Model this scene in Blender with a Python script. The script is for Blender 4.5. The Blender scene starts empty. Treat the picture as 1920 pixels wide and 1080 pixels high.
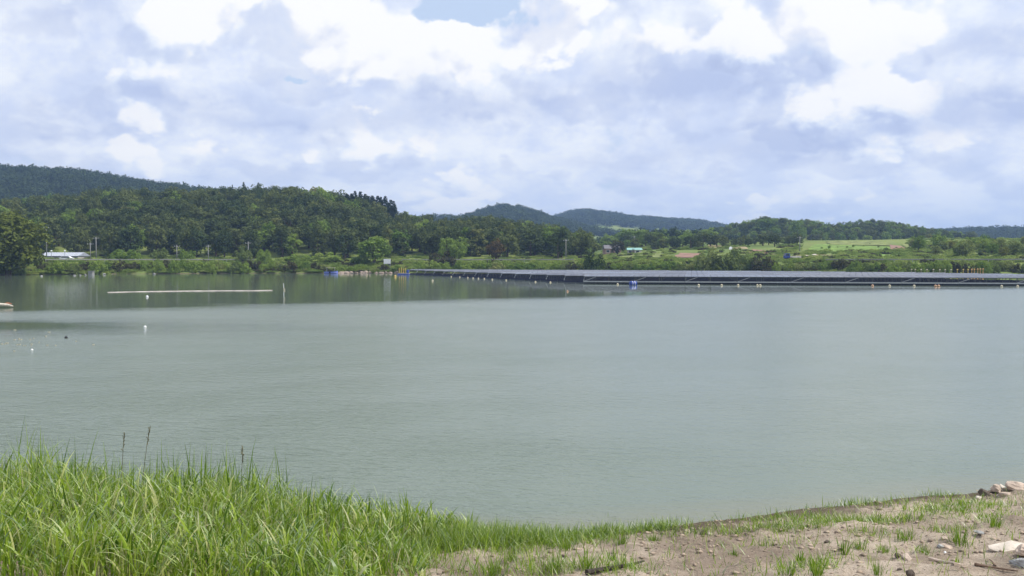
import bpy, math, random
import numpy as np
from mathutils import Vector

R = math.radians
rng = np.random.default_rng(11)
random.seed(11)
SC = bpy.context.scene
COL = SC.collection

# ------------------------------------------------------------------ camera
F, HZ, CAMH = 1663.0, 488.0, 4.0
PITCH = math.atan((540.0 - HZ) / F)
cam_d = bpy.data.cameras.new('camera')
cam_d.sensor_width = 36.0
cam_d.lens = 36.0 * F / 1920.0
cam_d.clip_start, cam_d.clip_end = 0.1, 20000.0
cam = bpy.data.objects.new('camera', cam_d)
cam.location = (0, 0, CAMH)
cam.rotation_euler = (R(90) - PITCH, 0, 0)
COL.objects.link(cam)
SC.camera = cam

# ------------------------------------------------------------------ sky
SUN_AZ, SUN_EL = R(98), R(54)          # azimuth clockwise from the view direction (+Y)
world = bpy.data.worlds.new('World')
SC.world = world
world.use_nodes = True
world.cycles.sampling_method = 'MANUAL'
world.cycles.sample_map_resolution = 512


def nodes_of(nt):
    nt.nodes.clear()
    return nt.nodes, nt.links


class NG:
    """small helper for writing node maths"""
    def __init__(self, nt):
        self.n, self.l = nt.nodes, nt.links

    def node(self, t, **kw):
        o = self.n.new(t)
        for k, v in kw.items():
            setattr(o, k, v)
        return o

    def put(self, sock, v):
        if isinstance(v, bpy.types.NodeSocket):
            self.l.new(v, sock)
        else:
            sock.default_value = v

    def m(self, op, a, b=0.0, c=0.0, clamp=False):
        o = self.node('ShaderNodeMath', operation=op, use_clamp=clamp)
        self.put(o.inputs[0], a)
        self.put(o.inputs[1], b)
        self.put(o.inputs[2], c)
        return o.outputs[0]

    def vec(self, x, y, z):
        o = self.node('ShaderNodeCombineXYZ')
        self.put(o.inputs[0], x); self.put(o.inputs[1], y); self.put(o.inputs[2], z)
        return o.outputs[0]

    def sep(self, v):
        o = self.node('ShaderNodeSeparateXYZ')
        self.put(o.inputs[0], v)
        return o.outputs

    def noise(self, v, scale=1.0, detail=4.0, rough=0.5, dist=0.0, color=False):
        o = self.node('ShaderNodeTexNoise')
        self.put(o.inputs['Vector'], v)
        o.inputs['Scale'].default_value = scale
        o.inputs['Detail'].default_value = detail
        o.inputs['Roughness'].default_value = rough
        o.inputs['Distortion'].default_value = dist
        return o.outputs['Color' if color else 0]

    def rng_(self, v, a, b, c=0.0, d=1.0, smooth=True):
        o = self.node('ShaderNodeMapRange', interpolation_type='SMOOTHSTEP' if smooth else 'LINEAR')
        self.put(o.inputs[0], v)
        o.inputs[1].default_value, o.inputs[2].default_value = a, b
        o.inputs[3].default_value, o.inputs[4].default_value = c, d
        return o.outputs[0]

    def mix(self, f, a, b):
        o = self.node('ShaderNodeMix', data_type='RGBA')
        self.put(o.inputs[0], f)
        for s, v in ((o.inputs[6], a), (o.inputs[7], b)):
            if isinstance(v, tuple) and len(v) == 3:
                v = (*v, 1.0)
            self.put(s, v)
        return o.outputs[2]


def build_sky():
    nt = world.node_tree
    nt.nodes.clear()
    g = NG(nt)
    tc = g.node('ShaderNodeTexCoord')
    x, y, z = g.sep(tc.outputs['Generated'])
    zc = g.m('MAXIMUM', z, 0.0)
    az = g.m('ARCTAN2', x, y)
    el = g.m('ARCSINE', zc)
    # features get smaller and flatter towards the horizon
    h = g.m('LOGARITHM', g.m('ADD', zc, 0.10), math.e)

    def shift(v, off):
        o = g.node('ShaderNodeVectorMath', operation='ADD')
        nt.links.new(v, o.inputs[0])
        o.inputs[1].default_value = off
        return o.outputs[0]

    V = shift(g.vec(g.m('MULTIPLY', x, 5.0), g.m('MULTIPLY', y, 5.0), g.m('MULTIPLY', h, 1.9)), (3.1, 7.7, 5.4))

    def puff(v):
        """heaped cloud: broad masses with rounded heads on them"""
        n0 = g.noise(v, 0.95, 4.0, 0.5, 0.15)
        vo = g.node('ShaderNodeTexVoronoi', feature='F1')
        wv = g.node('ShaderNodeVectorMath', operation='MULTIPLY_ADD')
        nt.links.new(g.noise(v, 2.5, 4.0, 0.55, color=True), wv.inputs[0])
        wv.inputs[1].default_value = (0.5, 0.5, 0.5)
        nt.links.new(v, wv.inputs[2])
        nt.links.new(wv.outputs[0], vo.inputs['Vector'])
        vo.inputs['Scale'].default_value = 2.1
        vo.inputs['Detail'].default_value = 2.0
        vo.inputs['Roughness'].default_value = 0.5
        return g.m('SUBTRACT', n0, g.m('MULTIPLY', vo.outputs['Distance'], 0.22))
    d1 = puff(V)
    d2 = puff(shift(V, (0.08, 0.02, 0.13)))
    up = g.node('ShaderNodeVectorMath', operation='ADD')
    nt.links.new(V, up.inputs[0])
    up.inputs[1].default_value = (0.10, 0.02, 0.24)
    wob = g.noise(V, 2.2, 5.0, 0.6)
    wob2 = g.noise(up.outputs[0], 3.1, 5.0, 0.6)
    azw = g.m('ADD', az, g.m('MULTIPLY', g.m('SUBTRACT', wob, 0.5), 0.22))
    elw = g.m('ADD', el, g.m('MULTIPLY', g.m('SUBTRACT', wob2, 0.5), 0.075))

    def blobs(lst):
        tot = None
        for px, py, rx, ry, w in lst:
            a = math.atan((px - 960) / F)
            e = math.atan((HZ - py) / F)
            q = g.m('MULTIPLY', g.m('SUBTRACT', azw, a), F / rx)
            q = g.m('MULTIPLY', q, q)
            r = g.m('MULTIPLY', g.m('SUBTRACT', elw, e), F / ry)
            r = g.m('MULTIPLY', r, r)
            b = g.m('MULTIPLY', g.m('EXPONENT', g.m('MULTIPLY', g.m('ADD', q, r), -1.0)), w)
            tot = b if tot is None else g.m('ADD', tot, b)
        return tot
    # brightness of the cloud deck: sunlit tops, bluish bases
    lit = g.m('ADD', g.m('MULTIPLY', g.m('SUBTRACT', d1, d2), 3.2), 0.66)
    lit = g.m('ADD', lit, g.m('MULTIPLY', g.m('SUBTRACT', wob, 0.5), 0.45))
    lit = g.m('ADD', lit, blobs([
        (1330, 165, 150, 38, -0.75), (900, 205, 170, 34, -0.6), (1480, 275, 170, 32, -0.6),
        (1850, 250, 130, 45, -0.6), (1850, 135, 120, 26, -0.5), (320, 205, 130, 26, -0.5),
        (470, 245, 110, 18, -0.4), (1180, 300, 110, 20, -0.35), (60, 270, 110, 35, -0.35),
        (170, 40, 60, 50, -0.5), (860, 110, 210, 75, 0.5), (1150, 150, 120, 60, -0.22), (640, 250, 160, 40, -0.2), (1000, 260, 200, 40, -0.15), (1100, 60, 240, 60, 0.35),
        (230, 270, 90, 30, 0.35), (1110, 325, 80, 18, 0.6), (1600, 60, 250, 70, 0.35),
        (1530, 195, 150, 25, 0.4), (520, 90, 160, 70, 0.3), (1850, 320, 120, 25, 0.25)]))
    lit = g.rng_(lit, -0.15, 1.15, smooth=False)
    mass = g.m('ADD', d1, blobs([
        (860, 115, 230, 80, 0.16), (1120, 50, 220, 60, 0.15), (1600, 70, 260, 60, 0.10), (1250, 90, 110, 30, 0.08), (700, 160, 120, 40, 0.08), (1750, 205, 90, 25, 0.08), (1530, 205, 170, 30, 0.08), (1110, 325, 90, 20, 0.12),
        (230, 260, 110, 40, 0.07), (520, 90, 170, 70, 0.06), (1330, 165, 150, 34, 0.06), (900, 205, 160, 30, 0.06), (1480, 275, 170, 30, 0.06), (1850, 250, 130, 40, 0.06),
        (1150, 140, 70, 60, -0.10), (690, 240, 120, 30, -0.06), (1700, 160, 50, 20, -0.06)]))
    front = g.rng_(mass, 0.375, 0.430)
    cov = g.m('SUBTRACT', g.m('ADD', d1, g.m('MULTIPLY', wob, 0.25)), blobs([
        (880, 8, 110, 42, 0.55), (1150, 220, 160, 60, -0.2), (1560, 125, 60, 14, 0.34), (580, 150, 30, 10, 0.25)]))
    cov = g.rng_(g.m('ADD', cov, 0.16), 0.33, 0.43)
    horizon = g.rng_(el, R(0.5), R(7.5), 1.0, 0.0)
    rp = g.node('ShaderNodeValToRGB')
    e = rp.color_ramp.elements
    e[0].position, e[0].color = 0.02, (0.47, 0.535, 0.73, 1)
    e[1].position, e[1].color = 0.72, (1.0, 1.0, 1.0, 1)
    q = e.new(0.30); q.color = (0.62, 0.70, 0.89, 1)
    q = e.new(0.50); q.color = (0.83, 0.89, 0.99, 1)
    nt.links.new(lit, rp.inputs[0])
    back = g.mix(g.rng_(wob, 0.35, 0.65), (0.66, 0.74, 0.93), (0.90, 0.94, 1.0))
    vs = g.node('ShaderNodeVectorMath', operation='SCALE')
    nt.links.new(g.mix(front, back, rp.outputs[0]), vs.inputs[0])
    vs.inputs[3].default_value = 10.6
    under = g.m('ADD', blobs([
        (1330, 165, 150, 36, 0.85), (900, 205, 170, 34, 0.8), (1480, 275, 180, 32, 0.85), (1850, 250, 140, 45, 0.8), (1850, 135, 110, 24, 0.7), (320, 205, 130, 26, 0.75),
        (470, 245, 110, 18, 0.6), (1180, 300, 110, 20, 0.55), (60, 270, 110, 35, 0.5), (170, 40, 60, 45, 0.6), (660, 235, 130, 26, 0.45), (1180, 130, 80, 40, 0.45)]),
        g.m('MULTIPLY', g.rng_(g.m('SUBTRACT', d2, d1), 0.0, 0.10), 0.45))
    under = g.m('MULTIPLY', g.m('MINIMUM', under, 1.0), 0.80)
    shaded_deck = g.mix(under, vs.outputs[0], (4.9, 5.8, 8.4))
    cloud = g.mix(g.m('MULTIPLY', horizon, 0.55), shaded_deck, (6.4, 7.6, 9.9))
    sky = g.node('ShaderNodeTexSky', sky_type='NISHITA', sun_disc=False)
    sky.sun_elevation = SUN_EL
    sky.sun_rotation = SUN_AZ
    sky.air_density, sky.dust_density, sky.ozone_density = 1.0, 1.8, 1.2
    skyc = g.mix(0.7, sky.outputs[0], (7.4, 8.9, 11.4))
    col = g.mix(g.m('MAXIMUM', cov, g.m('MULTIPLY', horizon, 0.7)), skyc, cloud)
    bg = g.node('ShaderNodeBackground')
    nt.links.new(col, bg.inputs[0])
    bg.inputs[1].default_value = 0.1
    out = g.node('ShaderNodeOutputWorld')
    nt.links.new(bg.outputs[0], out.inputs[0])


build_sky()

sun_d = bpy.data.lights.new('sun', 'SUN')
sun_d.energy = 4.3
sun_d.angle = R(0.6)
sun_d.color = (1.0, 0.95, 0.86)
sun = bpy.data.objects.new('sun', sun_d)
COL.objects.link(sun)
sdir = Vector((math.sin(SUN_AZ) * math.cos(SUN_EL), math.cos(SUN_AZ) * math.cos(SUN_EL), math.sin(SUN_EL)))
sun.rotation_euler = (-sdir).to_track_quat('-Z', 'Y').to_euler()
sun.location = (60, 20, 120)

SC.view_settings.view_transform = 'Standard'
SC.view_settings.look = 'None'
SC.view_settings.exposure = 0.0
SC.view_settings.gamma = 1.0
SC.view_settings.use_curve_mapping = False
SC.cycles.use_denoising = True
SC.cycles.max_bounces = 5
SC.cycles.diffuse_bounces = 2
SC.cycles.glossy_bounces = 2
SC.cycles.transmission_bounces = 2
SC.cycles.volume_bounces = 0
SC.cycles.use_adaptive_sampling = True
SC.cycles.adaptive_threshold = 0.012
SC.cycles.sample_clamp_indirect = 4.0
SC.cycles.caustics_reflective = False
SC.cycles.caustics_refractive = False

# ------------------------------------------------------------------ small maths
CP, SP = math.cos(PITCH), math.sin(PITCH)


def ray(px, py):
    u, v = (px - 960) / F, (540 - py) / F
    return np.array((u, CP + SP * v, -SP + CP * v))


def at(px, py, Y):
    d = ray(px, py)
    return np.array((0, 0, CAMH)) + d * (Y / d[1])


def onwater(px, py):
    d = ray(px, py)
    return np.array((0, 0, CAMH)) + d * (CAMH / -d[2])


def hash2(ix, iy, s):
    n = (ix.astype(np.int64) * 374761393 + iy.astype(np.int64) * 668265263 + s * 1442695041) & 0x7fffffff
    n = (n ^ (n >> 13)) * 1274126177 & 0x7fffffff
    return ((n ^ (n >> 16)) & 0xffff) / 65535.0


def vnoise(x, y, s=0):
    x, y = np.asarray(x, float), np.asarray(y, float)
    ix, iy = np.floor(x), np.floor(y)
    fx, fy = x - ix, y - iy
    fx, fy = fx * fx * (3 - 2 * fx), fy * fy * (3 - 2 * fy)
    a, b = hash2(ix, iy, s), hash2(ix + 1, iy, s)
    c, d = hash2(ix, iy + 1, s), hash2(ix + 1, iy + 1, s)
    return (a + (b - a) * fx) * (1 - fy) + (c + (d - c) * fx) * fy - 0.5


def fbm(x, y, o=4, s=0):
    t, a = 0, 1.0
    for k in range(o):
        t = t + vnoise(np.asarray(x) * 2 ** k, np.asarray(y) * 2 ** k, s + k) * a
        a *= 0.5
    return t


def sst(a, b, x):
    t = np.clip((x - a) / (b - a), 0, 1)
    return t * t * (3 - 2 * t)


# ------------------------------------------------------------------ the lie of the land
def far_shore(x):
    return np.interp(x, [-420, -300, -210, -165, -145, -120, -90, 0, 30, 60, 90, 120, 170, 240, 330, 420],
                     [-40, 60, 150, 208, 232, 256, 270, 274, 270, 254, 233, 214, 190, 160, 80, -40]) + 3.0 * vnoise(np.asarray(x) / 9.0, 0 * np.asarray(x), 3)


def near_edge(x):
    return np.interp(x, [-60, -8.4, -4, -1.3, 0.3, 1.6, 3.8, 6.7, 9.1, 14, 60],
                     [20, 14.8, 13.9, 13.0, 12.75, 13.0, 13.7, 14.8, 15.6, 16.4, 22]) + 0.35 * vnoise(np.asarray(x) * 0.9, 0 * np.asarray(x), 5)


def bank_z(x, y):
    s = near_edge(x) - y
    z = np.where(s > 0, 0.125 * s + 0.003 * s * s, 0.22 * s)
    return np.clip(z, -2.5, 2.6)


HILLS = [  # (profile of tree tops in px, crest depth, tree height, foot depth, length of the back slope)
    ('back_left', [(-700, 350), (-200, 335), (0, 322), (100, 320), (190, 327), (270, 340), (350, 348), (430, 363), (600, 400), (760, 470)], 880, 10, 560, 500),
    ('left', [(-900, 420), (-300, 395), (0, 388), (100, 374), (250, 362), (400, 358), (460, 354), (590, 355), (650, 364), (700, 372),
              (740, 388), (760, 403), (820, 413), (850, 417), (900, 408), (960, 414), (1040, 430), (1085, 446), (1108, 475), (1130, 495)], 455, 10, 300, 260),
    ('peak', [(700, 440), (760, 412), (830, 407), (870, 409), (905, 399), (940, 387), (975, 392), (1010, 401), (1035, 409), (1100, 430), (1180, 455)], 1300, 9, 800, 600),
    ('ridge', [(960, 440), (1000, 424), (1035, 410), (1060, 399), (1090, 395), (1130, 401), (1160, 408), (1200, 409), (1270, 415), (1310, 425),
               (1340, 430), (1420, 436), (1600, 445), (1800, 470)], 1850, 9, 1100, 700),
    ('right', [(1290, 490), (1312, 452), (1340, 432), (1380, 415), (1430, 402), (1465, 408), (1480, 407), (1530, 414), (1560, 420), (1620, 410),
               (1650, 415), (1700, 428), (1740, 436), (1800, 446), (1900, 462), (2300, 470)], 610, 6.5, 535, 300),
    ('right_far', [(1600, 450), (1700, 434), (1770, 431), (1800, 428), (1850, 433), (1885, 438), (1925, 443), (2100, 440), (2600, 430), (3200, 420)], 1250, 9, 820, 600),
]


def hill(h, x, y, base):
    name, prof, yc, th, yb, back = h
    px = 960 + F * x / yc
    top = np.interp(px, [p[0] for p in prof], [p[1] for p in prof])
    zt = CAMH + (HZ - top) / F * yc - th
    edge = sst(prof[0][0] - 300, prof[0][0], px) * (1 - sst(prof[-1][0], prof[-1][0] + 300, px))
    zt = base + (zt - base) * edge
    t = np.clip((y - yb) / (yc - yb), 0, 1)
    s = np.sin(t * math.pi / 2) ** 1.25
    s = np.where(y > yc, 1 - 0.75 * sst(0, back, y - yc), s)
    return base + (zt - base) * s


def base_z(x, y):
    d = y - far_shore(x)
    z = np.interp(d, [-9, -3, 0, 1.5, 10, 16, 17, 25, 28, 60, 400], [-2.5, -1.2, -0.15, 0.6, 1.8, 3.3, 3.4, 3.4, 3.5, 3.8, 6])
    rise = sst(10, 60, x - 0.06 * (y - 270)) * 0.045 * np.clip(d - 28, 0, 190)
    return z + rise + np.where(d > 28, 0.8 * fbm(x / 30, y / 30, 2, 8) * sst(28, 60, d), 0)


def terr(x, y):
    x, y = np.asarray(x, float), np.asarray(y, float)
    b = base_z(x, y)
    z = b
    for h in HILLS:
        hz = hill(h, x, y, b)
        z = np.maximum(z, hz)
    roll = 3.0 * fbm(x / 55, y / 55, 3, 21) * sst(3, 14, z - b)
    nb = bank_z(x, y)
    return np.where(y < 120, np.where(far_shore(x) < 120, np.maximum(z, np.minimum(nb, 2.6)), nb), z + roll)


def hit(px, py, y0=222, y1=3000):
    d = ray(px, py)
    t = np.concatenate([np.arange(y0, 700, 0.5), np.arange(700, y1, 3.0)]) / d[1]
    P = np.array((0, 0, CAMH))[None] + t[:, None] * d[None]
    below = np.nonzero(terr(P[:, 0], P[:, 1]) >= P[:, 2])[0]
    i = below[0] if len(below) else -1
    return P[i]


# ------------------------------------------------------------------ materials
MATS = {}


def mat(name, col, rough=0.8, var=0.12, scale=3.0, metal=0.0, spec=0.3, bump=0.0):
    if name in MATS:
        return MATS[name]
    m = bpy.data.materials.new(name)
    m.use_nodes = True
    nt = m.node_tree
    g = NG(nt)
    b = nt.nodes['Principled BSDF']
    tc = g.node('ShaderNodeTexCoord')
    n = g.noise(tc.outputs['Object'], scale, 5, 0.6)
    lo = tuple(c * (1 - 1.6 * var) for c in col)
    hi = tuple(min(1, c * (1 + 1.6 * var)) for c in col)
    nt.links.new(g.mix(g.rng_(n, 0.3, 0.7), lo, hi), b.inputs['Base Color'])
    b.inputs['Roughness'].default_value = rough
    b.inputs['Metallic'].default_value = metal
    b.inputs['Specular IOR Level'].default_value = spec
    if bump:
        bp = g.node('ShaderNodeBump')
        bp.inputs['Strength'].default_value = bump
        bp.inputs['Distance'].default_value = 0.02
        nt.links.new(g.noise(tc.outputs['Object'], scale * 6, 6, 0.65), bp.inputs['Height'])
        nt.links.new(bp.outputs[0], b.inputs['Normal'])
    MATS[name] = m
    return m


def leafmat(name, c1, c2, c3=None, scale=0.9, trans=0.25, attr=None):
    """foliage: tint differs from plant to plant and a little from spray to spray"""
    m = bpy.data.materials.new(name)
    m.use_nodes = True
    nt = m.node_tree
    nt.nodes.clear()
    g = NG(nt)
    tc = g.node('ShaderNodeTexCoord')
    oi = g.node('ShaderNodeObjectInfo')
    n = g.noise(tc.outputs['Object'], scale, 3, 0.6)
    if attr:
        a = g.node('ShaderNodeAttribute', attribute_name=attr)
        f = a.outputs['Fac']
    else:
        f = g.m('ADD', g.m('MULTIPLY', oi.outputs['Random'], 0.85), g.m('MULTIPLY', g.m('SUBTRACT', n, 0.5), 0.7))
    ramp = g.node('ShaderNodeValToRGB')
    e = ramp.color_ramp.elements
    e[0].position, e[0].color = 0.0, (*c1, 1)
    e[1].position, e[1].color = 0.78, (*c2, 1)
    if c3:
        q = e.new(1.0)
        q.color = (*c3, 1)
    nt.links.new(f, ramp.inputs[0])
    di = g.node('ShaderNodeBsdfDiffuse')
    tr = g.node('ShaderNodeBsdfTranslucent')
    nt.links.new(ramp.outputs[0], di.inputs[0])
    nt.links.new(ramp.outputs[0], tr.inputs[0])
    mx = g.node('ShaderNodeMixShader')
    mx.inputs[0].default_value = trans
    nt.links.new(di.outputs[0], mx.inputs[1])
    nt.links.new(tr.outputs[0], mx.inputs[2])
    out = g.node('ShaderNodeOutputMaterial')
    if attr:
        gl = g.node('ShaderNodeBsdfGlossy')
        gl.inputs['Roughness'].default_value = 0.5
        gl.inputs['Color'].default_value = (1, 1, 1, 1)
        fr = g.node('ShaderNodeFresnel')
        fr.inputs[0].default_value = 1.4
        mx2 = g.node('ShaderNodeMixShader')
        nt.links.new(g.m('MULTIPLY', fr.outputs[0], 0.13), mx2.inputs[0])
        nt.links.new(mx.outputs[0], mx2.inputs[1])
        nt.links.new(gl.outputs[0], mx2.inputs[2])
        mx = mx2
    nt.links.new(mx.outputs[0], out.inputs[0])
    MATS[name] = m
    return m


# ------------------------------------------------------------------ object helpers
def link(name, me, m=None, parent=None):
    o = bpy.data.objects.new(name, me)
    COL.objects.link(o)
    if m is not None and not me.materials:
        me.materials.append(m)
    if parent is not None:
        o.parent = parent
    return o


def tag(o, label=None, cat=None, group=None, kind=None):
    for k, v in (('label', label), ('category', cat), ('group', group), ('kind', kind)):
        if v:
            o[k] = v
    return o


def empty(name, loc, rz=0.0, s=1.0):
    o = bpy.data.objects.new(name, None)
    o.empty_display_size = 0.2
    COL.objects.link(o)
    o.location = tuple(float(q) for q in loc)
    o.rotation_euler = (0, 0, rz)
    o.scale = (s, s, s) if not hasattr(s, '__len__') else tuple(s)
    return o


def mesh_np(name, V, Fq, smooth=False, attrs=None):
    """V (n,3); Fq (m,k) same-size faces"""
    V, Fq = np.asarray(V, np.float32), np.asarray(Fq, np.int32)
    me = bpy.data.meshes.new(name)
    me.vertices.add(len(V))
    me.vertices.foreach_set('co', V.ravel())
    k = Fq.shape[1]
    me.loops.add(Fq.size)
    me.loops.foreach_set('vertex_index', Fq.ravel())
    me.polygons.add(len(Fq))
    me.polygons.foreach_set('loop_start', np.arange(len(Fq), dtype=np.int32) * k)
    me.polygons.foreach_set('loop_total', np.full(len(Fq), k, np.int32))
    if smooth:
        me.polygons.foreach_set('use_smooth', np.ones(len(Fq), bool))
    for an, av in (attrs or {}).items():
        a = me.attributes.new(an, 'FLOAT', 'POINT')
        a.data.foreach_set('value', np.asarray(av, np.float32))
    me.update(calc_edges=True)
    return me


class MB:
    def __init__(self):
        self.v, self.f = [], []

    def add(self, vs, fs):
        o = len(self.v)
        self.v += [tuple(float(q) for q in p) for p in vs]
        self.f += [tuple(i + o for i in f) for f in fs]
        return self

    def box(self, cx, cy, cz, sx, sy, sz, taper=1.0):
        x, y, z = sx / 2, sy / 2, sz / 2
        vs = [(cx + a * x * t, cy + b * y * t, cz + c * z) for c, t in ((-1, 1), (1, taper)) for a, b in ((-1, -1), (1, -1), (1, 1), (-1, 1))]
        return self.add(vs, [(3, 2, 1, 0), (4, 5, 6, 7), (0, 1, 5, 4), (1, 2, 6, 5), (2, 3, 7, 6), (3, 0, 4, 7)])

    def tube(self, pts, rad, n=6):
        rad = rad if hasattr(rad, '__len__') else [rad] * len(pts)
        P = [Vector(p) for p in pts]
        vs, fs = [], []
        for i, p in enumerate(P):
            d = (P[min(i + 1, len(P) - 1)] - P[max(i - 1, 0)]).normalized()
            a = d.cross(Vector((0.31, 0.17, 0.93)) if abs(d.z) < 0.9 else Vector((1, 0, 0))).normalized()
            b = d.cross(a)
            for k in range(n):
                t = 2 * math.pi * k / n
                vs.append(p + (a * math.cos(t) + b * math.sin(t)) * rad[i])
        for i in range(len(P) - 1):
            for k in range(n):
                k2 = (k + 1) % n
                fs.append((i * n + k, i * n + k2, i * n + n + k2, i * n + n + k))
        fs.append(tuple(range(n - 1, -1, -1)))
        fs.append(tuple((len(P) - 1) * n + k for k in range(n)))
        return self.add(vs, fs)

    def lathe(self, prof, n=12, c=(0, 0, 0)):
        vs, fs = [], []
        for r, z in prof:
            for k in range(n):
                t = 2 * math.pi * k / n
                vs.append((c[0] + r * math.cos(t), c[1] + r * math.sin(t), c[2] + z))
        for i in range(len(prof) - 1):
            for k in range(n):
                k2 = (k + 1) % n
                fs.append((i * n + k, i * n + k2, i * n + n + k2, i * n + n + k))
        fs.append(tuple(range(n - 1, -1, -1)))
        fs.append(tuple((len(prof) - 1) * n + k for k in range(n)))
        return self.add(vs, fs)

    def mesh(self, name, smooth=False):
        me = bpy.data.meshes.new(name)
        me.from_pydata(self.v, [], self.f)
        if smooth:
            me.polygons.foreach_set('use_smooth', [True] * len(me.polygons))
        me.update()
        return me

    def build(self, name, m, parent=None, smooth=False):
        return link(name, self.mesh(name, smooth), m, parent)


def copy_tree(o, parent=None):
    c = o.copy()
    COL.objects.link(c)
    c.parent = parent
    for ch in o.children:
        copy_tree(ch, c)
    return c


# ================================================================== THE SETTING
def ground_material():
    m = bpy.data.materials.new('meadow_ground')
    m.use_nodes = True
    nt = m.node_tree
    g = NG(nt)
    b = nt.nodes['Principled BSDF']
    tc = g.node('ShaderNodeTexCoord')
    P = tc.outputs['Object']
    n1 = g.noise(P, 0.02, 4, 0.6)
    n2 = g.noise(P, 0.22, 5, 0.65)
    c = g.mix(g.rng_(n1, 0.35, 0.65), (0.105, 0.155, 0.040), (0.185, 0.225, 0.062))
    c = g.mix(g.rng_(n2, 0.55, 0.75), c, (0.20, 0.19, 0.09))
    # bare mud just at the water's edge
    z = g.sep(P)[2]
    c = g.mix(g.rng_(g.m('ADD', z, g.m('MULTIPLY', n2, 0.9)), 0.35, 0.8), (0.12, 0.095, 0.065), c)
    nt.links.new(c, b.inputs['Base Color'])
    b.inputs['Roughness'].default_value = 0.95
    b.inputs['Specular IOR Level'].default_value = 0.1
    return m


def grid_mesh(name, xs, ys, zf, smooth=True):
    X, Y = np.meshgrid(xs, ys)
    Z = zf(X, Y)
    V = np.stack([X, Y, Z], -1).reshape(-1, 3)
    nx, ny = len(xs), len(ys)
    i = (np.arange(ny - 1)[:, None] * nx + np.arange(nx - 1)[None]).ravel()
    return mesh_np(name, V, np.stack([i, i + 1, i + nx + 1, i + nx], -1), smooth)


xs = np.concatenate([np.linspace(-3400, -700, 40, endpoint=False), np.arange(-700, -230, 9), np.arange(-230, 190, 2.5),
                     np.arange(190, 700, 9), np.linspace(700, 3400, 41)])
ys = np.concatenate([np.linspace(-400, -40, 10, endpoint=False), np.arange(-40, 24, 2.0), np.arange(24, 200, 8), np.arange(200, 320, 1.5),
                     np.arange(320, 520, 4), np.arange(520, 1000, 12), np.linspace(1000, 4200, 90)])


def ground_h(X, Y):
    z = terr(X, Y)
    inside = (np.abs(X) < 16) & (Y < 19) & (Y > -7)
    return np.where(inside, z - 0.5, z)


tag(link('ground', grid_mesh('ground', xs, ys, ground_h), ground_material()), kind='structure')


def soil_material():
    m = bpy.data.materials.new('bank_soil')
    m.use_nodes = True
    nt = m.node_tree
    g = NG(nt)
    b = nt.nodes['Principled BSDF']
    tc = g.node('ShaderNodeTexCoord')
    P = tc.outputs['Object']
    n1 = g.noise(P, 0.55, 5, 0.6, 0.4)
    n2 = g.noise(P, 4.0, 7, 0.7)
    n3 = g.noise(P, 26.0, 4, 0.7)
    n4 = g.noise(P, 85.0, 3, 0.7)
    c = g.mix(g.rng_(n1, 0.40, 0.60), (0.25, 0.197, 0.15), (0.49, 0.405, 0.32))
    c = g.mix(g.rng_(n2, 0.50, 0.68), c, (0.30, 0.235, 0.18))
    c = g.mix(g.rng_(n3, 0.54, 0.70), c, (0.13, 0.095, 0.068))
    c = g.mix(g.rng_(n4, 0.52, 0.68, 0.0, 0.75), c, (0.16, 0.12, 0.088))
    c = g.mix(g.rng_(n4, 0.30, 0.42, 0.6, 0.0), c, (0.52, 0.46, 0.385))
    # wet soil along the water
    z = g.sep(P)[2]
    wet = g.rng_(g.m('ADD', z, g.m('MULTIPLY', g.m('SUBTRACT', n2, 0.5), 0.14)), 0.0, 0.15)
    c = g.mix(wet, (0.105, 0.082, 0.058), c)
    nt.links.new(c, b.inputs['Base Color'])
    b.inputs['Roughness'].default_value = 0.92
    b.inputs['Specular IOR Level'].default_value = 0.15
    bp = g.node('ShaderNodeBump')
    bp.inputs['Strength'].default_value = 0.9
    bp.inputs['Distance'].default_value = 0.05
    nt.links.new(g.m('ADD', g.m('ADD', n2, g.m('MULTIPLY', n3, 0.6)), g.m('MULTIPLY', n4, 0.25)), bp.inputs['Height'])
    nt.links.new(bp.outputs[0], b.inputs['Normal'])
    return m


def bank_full(x, y):
    s = near_edge(x) - y
    z = bank_z(x, y)
    a = sst(-0.3, 0.8, s)
    # tyre ruts at the lower right, lumps of soil elsewhere
    rough = 0.07 * fbm(x * 0.8, y * 0.8, 3, 31) + 0.060 * fbm(x * 3.1, y * 3.1, 4, 41)
    l = fbm(x * 5.5, y * 5.5, 3, 51)
    rough = rough + 0.06 * np.clip(l - 0.18, 0, 1) * 2.0
    return z + rough * a


bx_ = np.arange(-17, 17.01, 0.075)
by_ = np.concatenate([np.arange(-8, 6, 0.35), np.arange(6, 20.0, 0.055)])
tag(link('lake_bank', grid_mesh('lake_bank', bx_, by_, bank_full), soil_material()), kind='structure')


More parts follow.
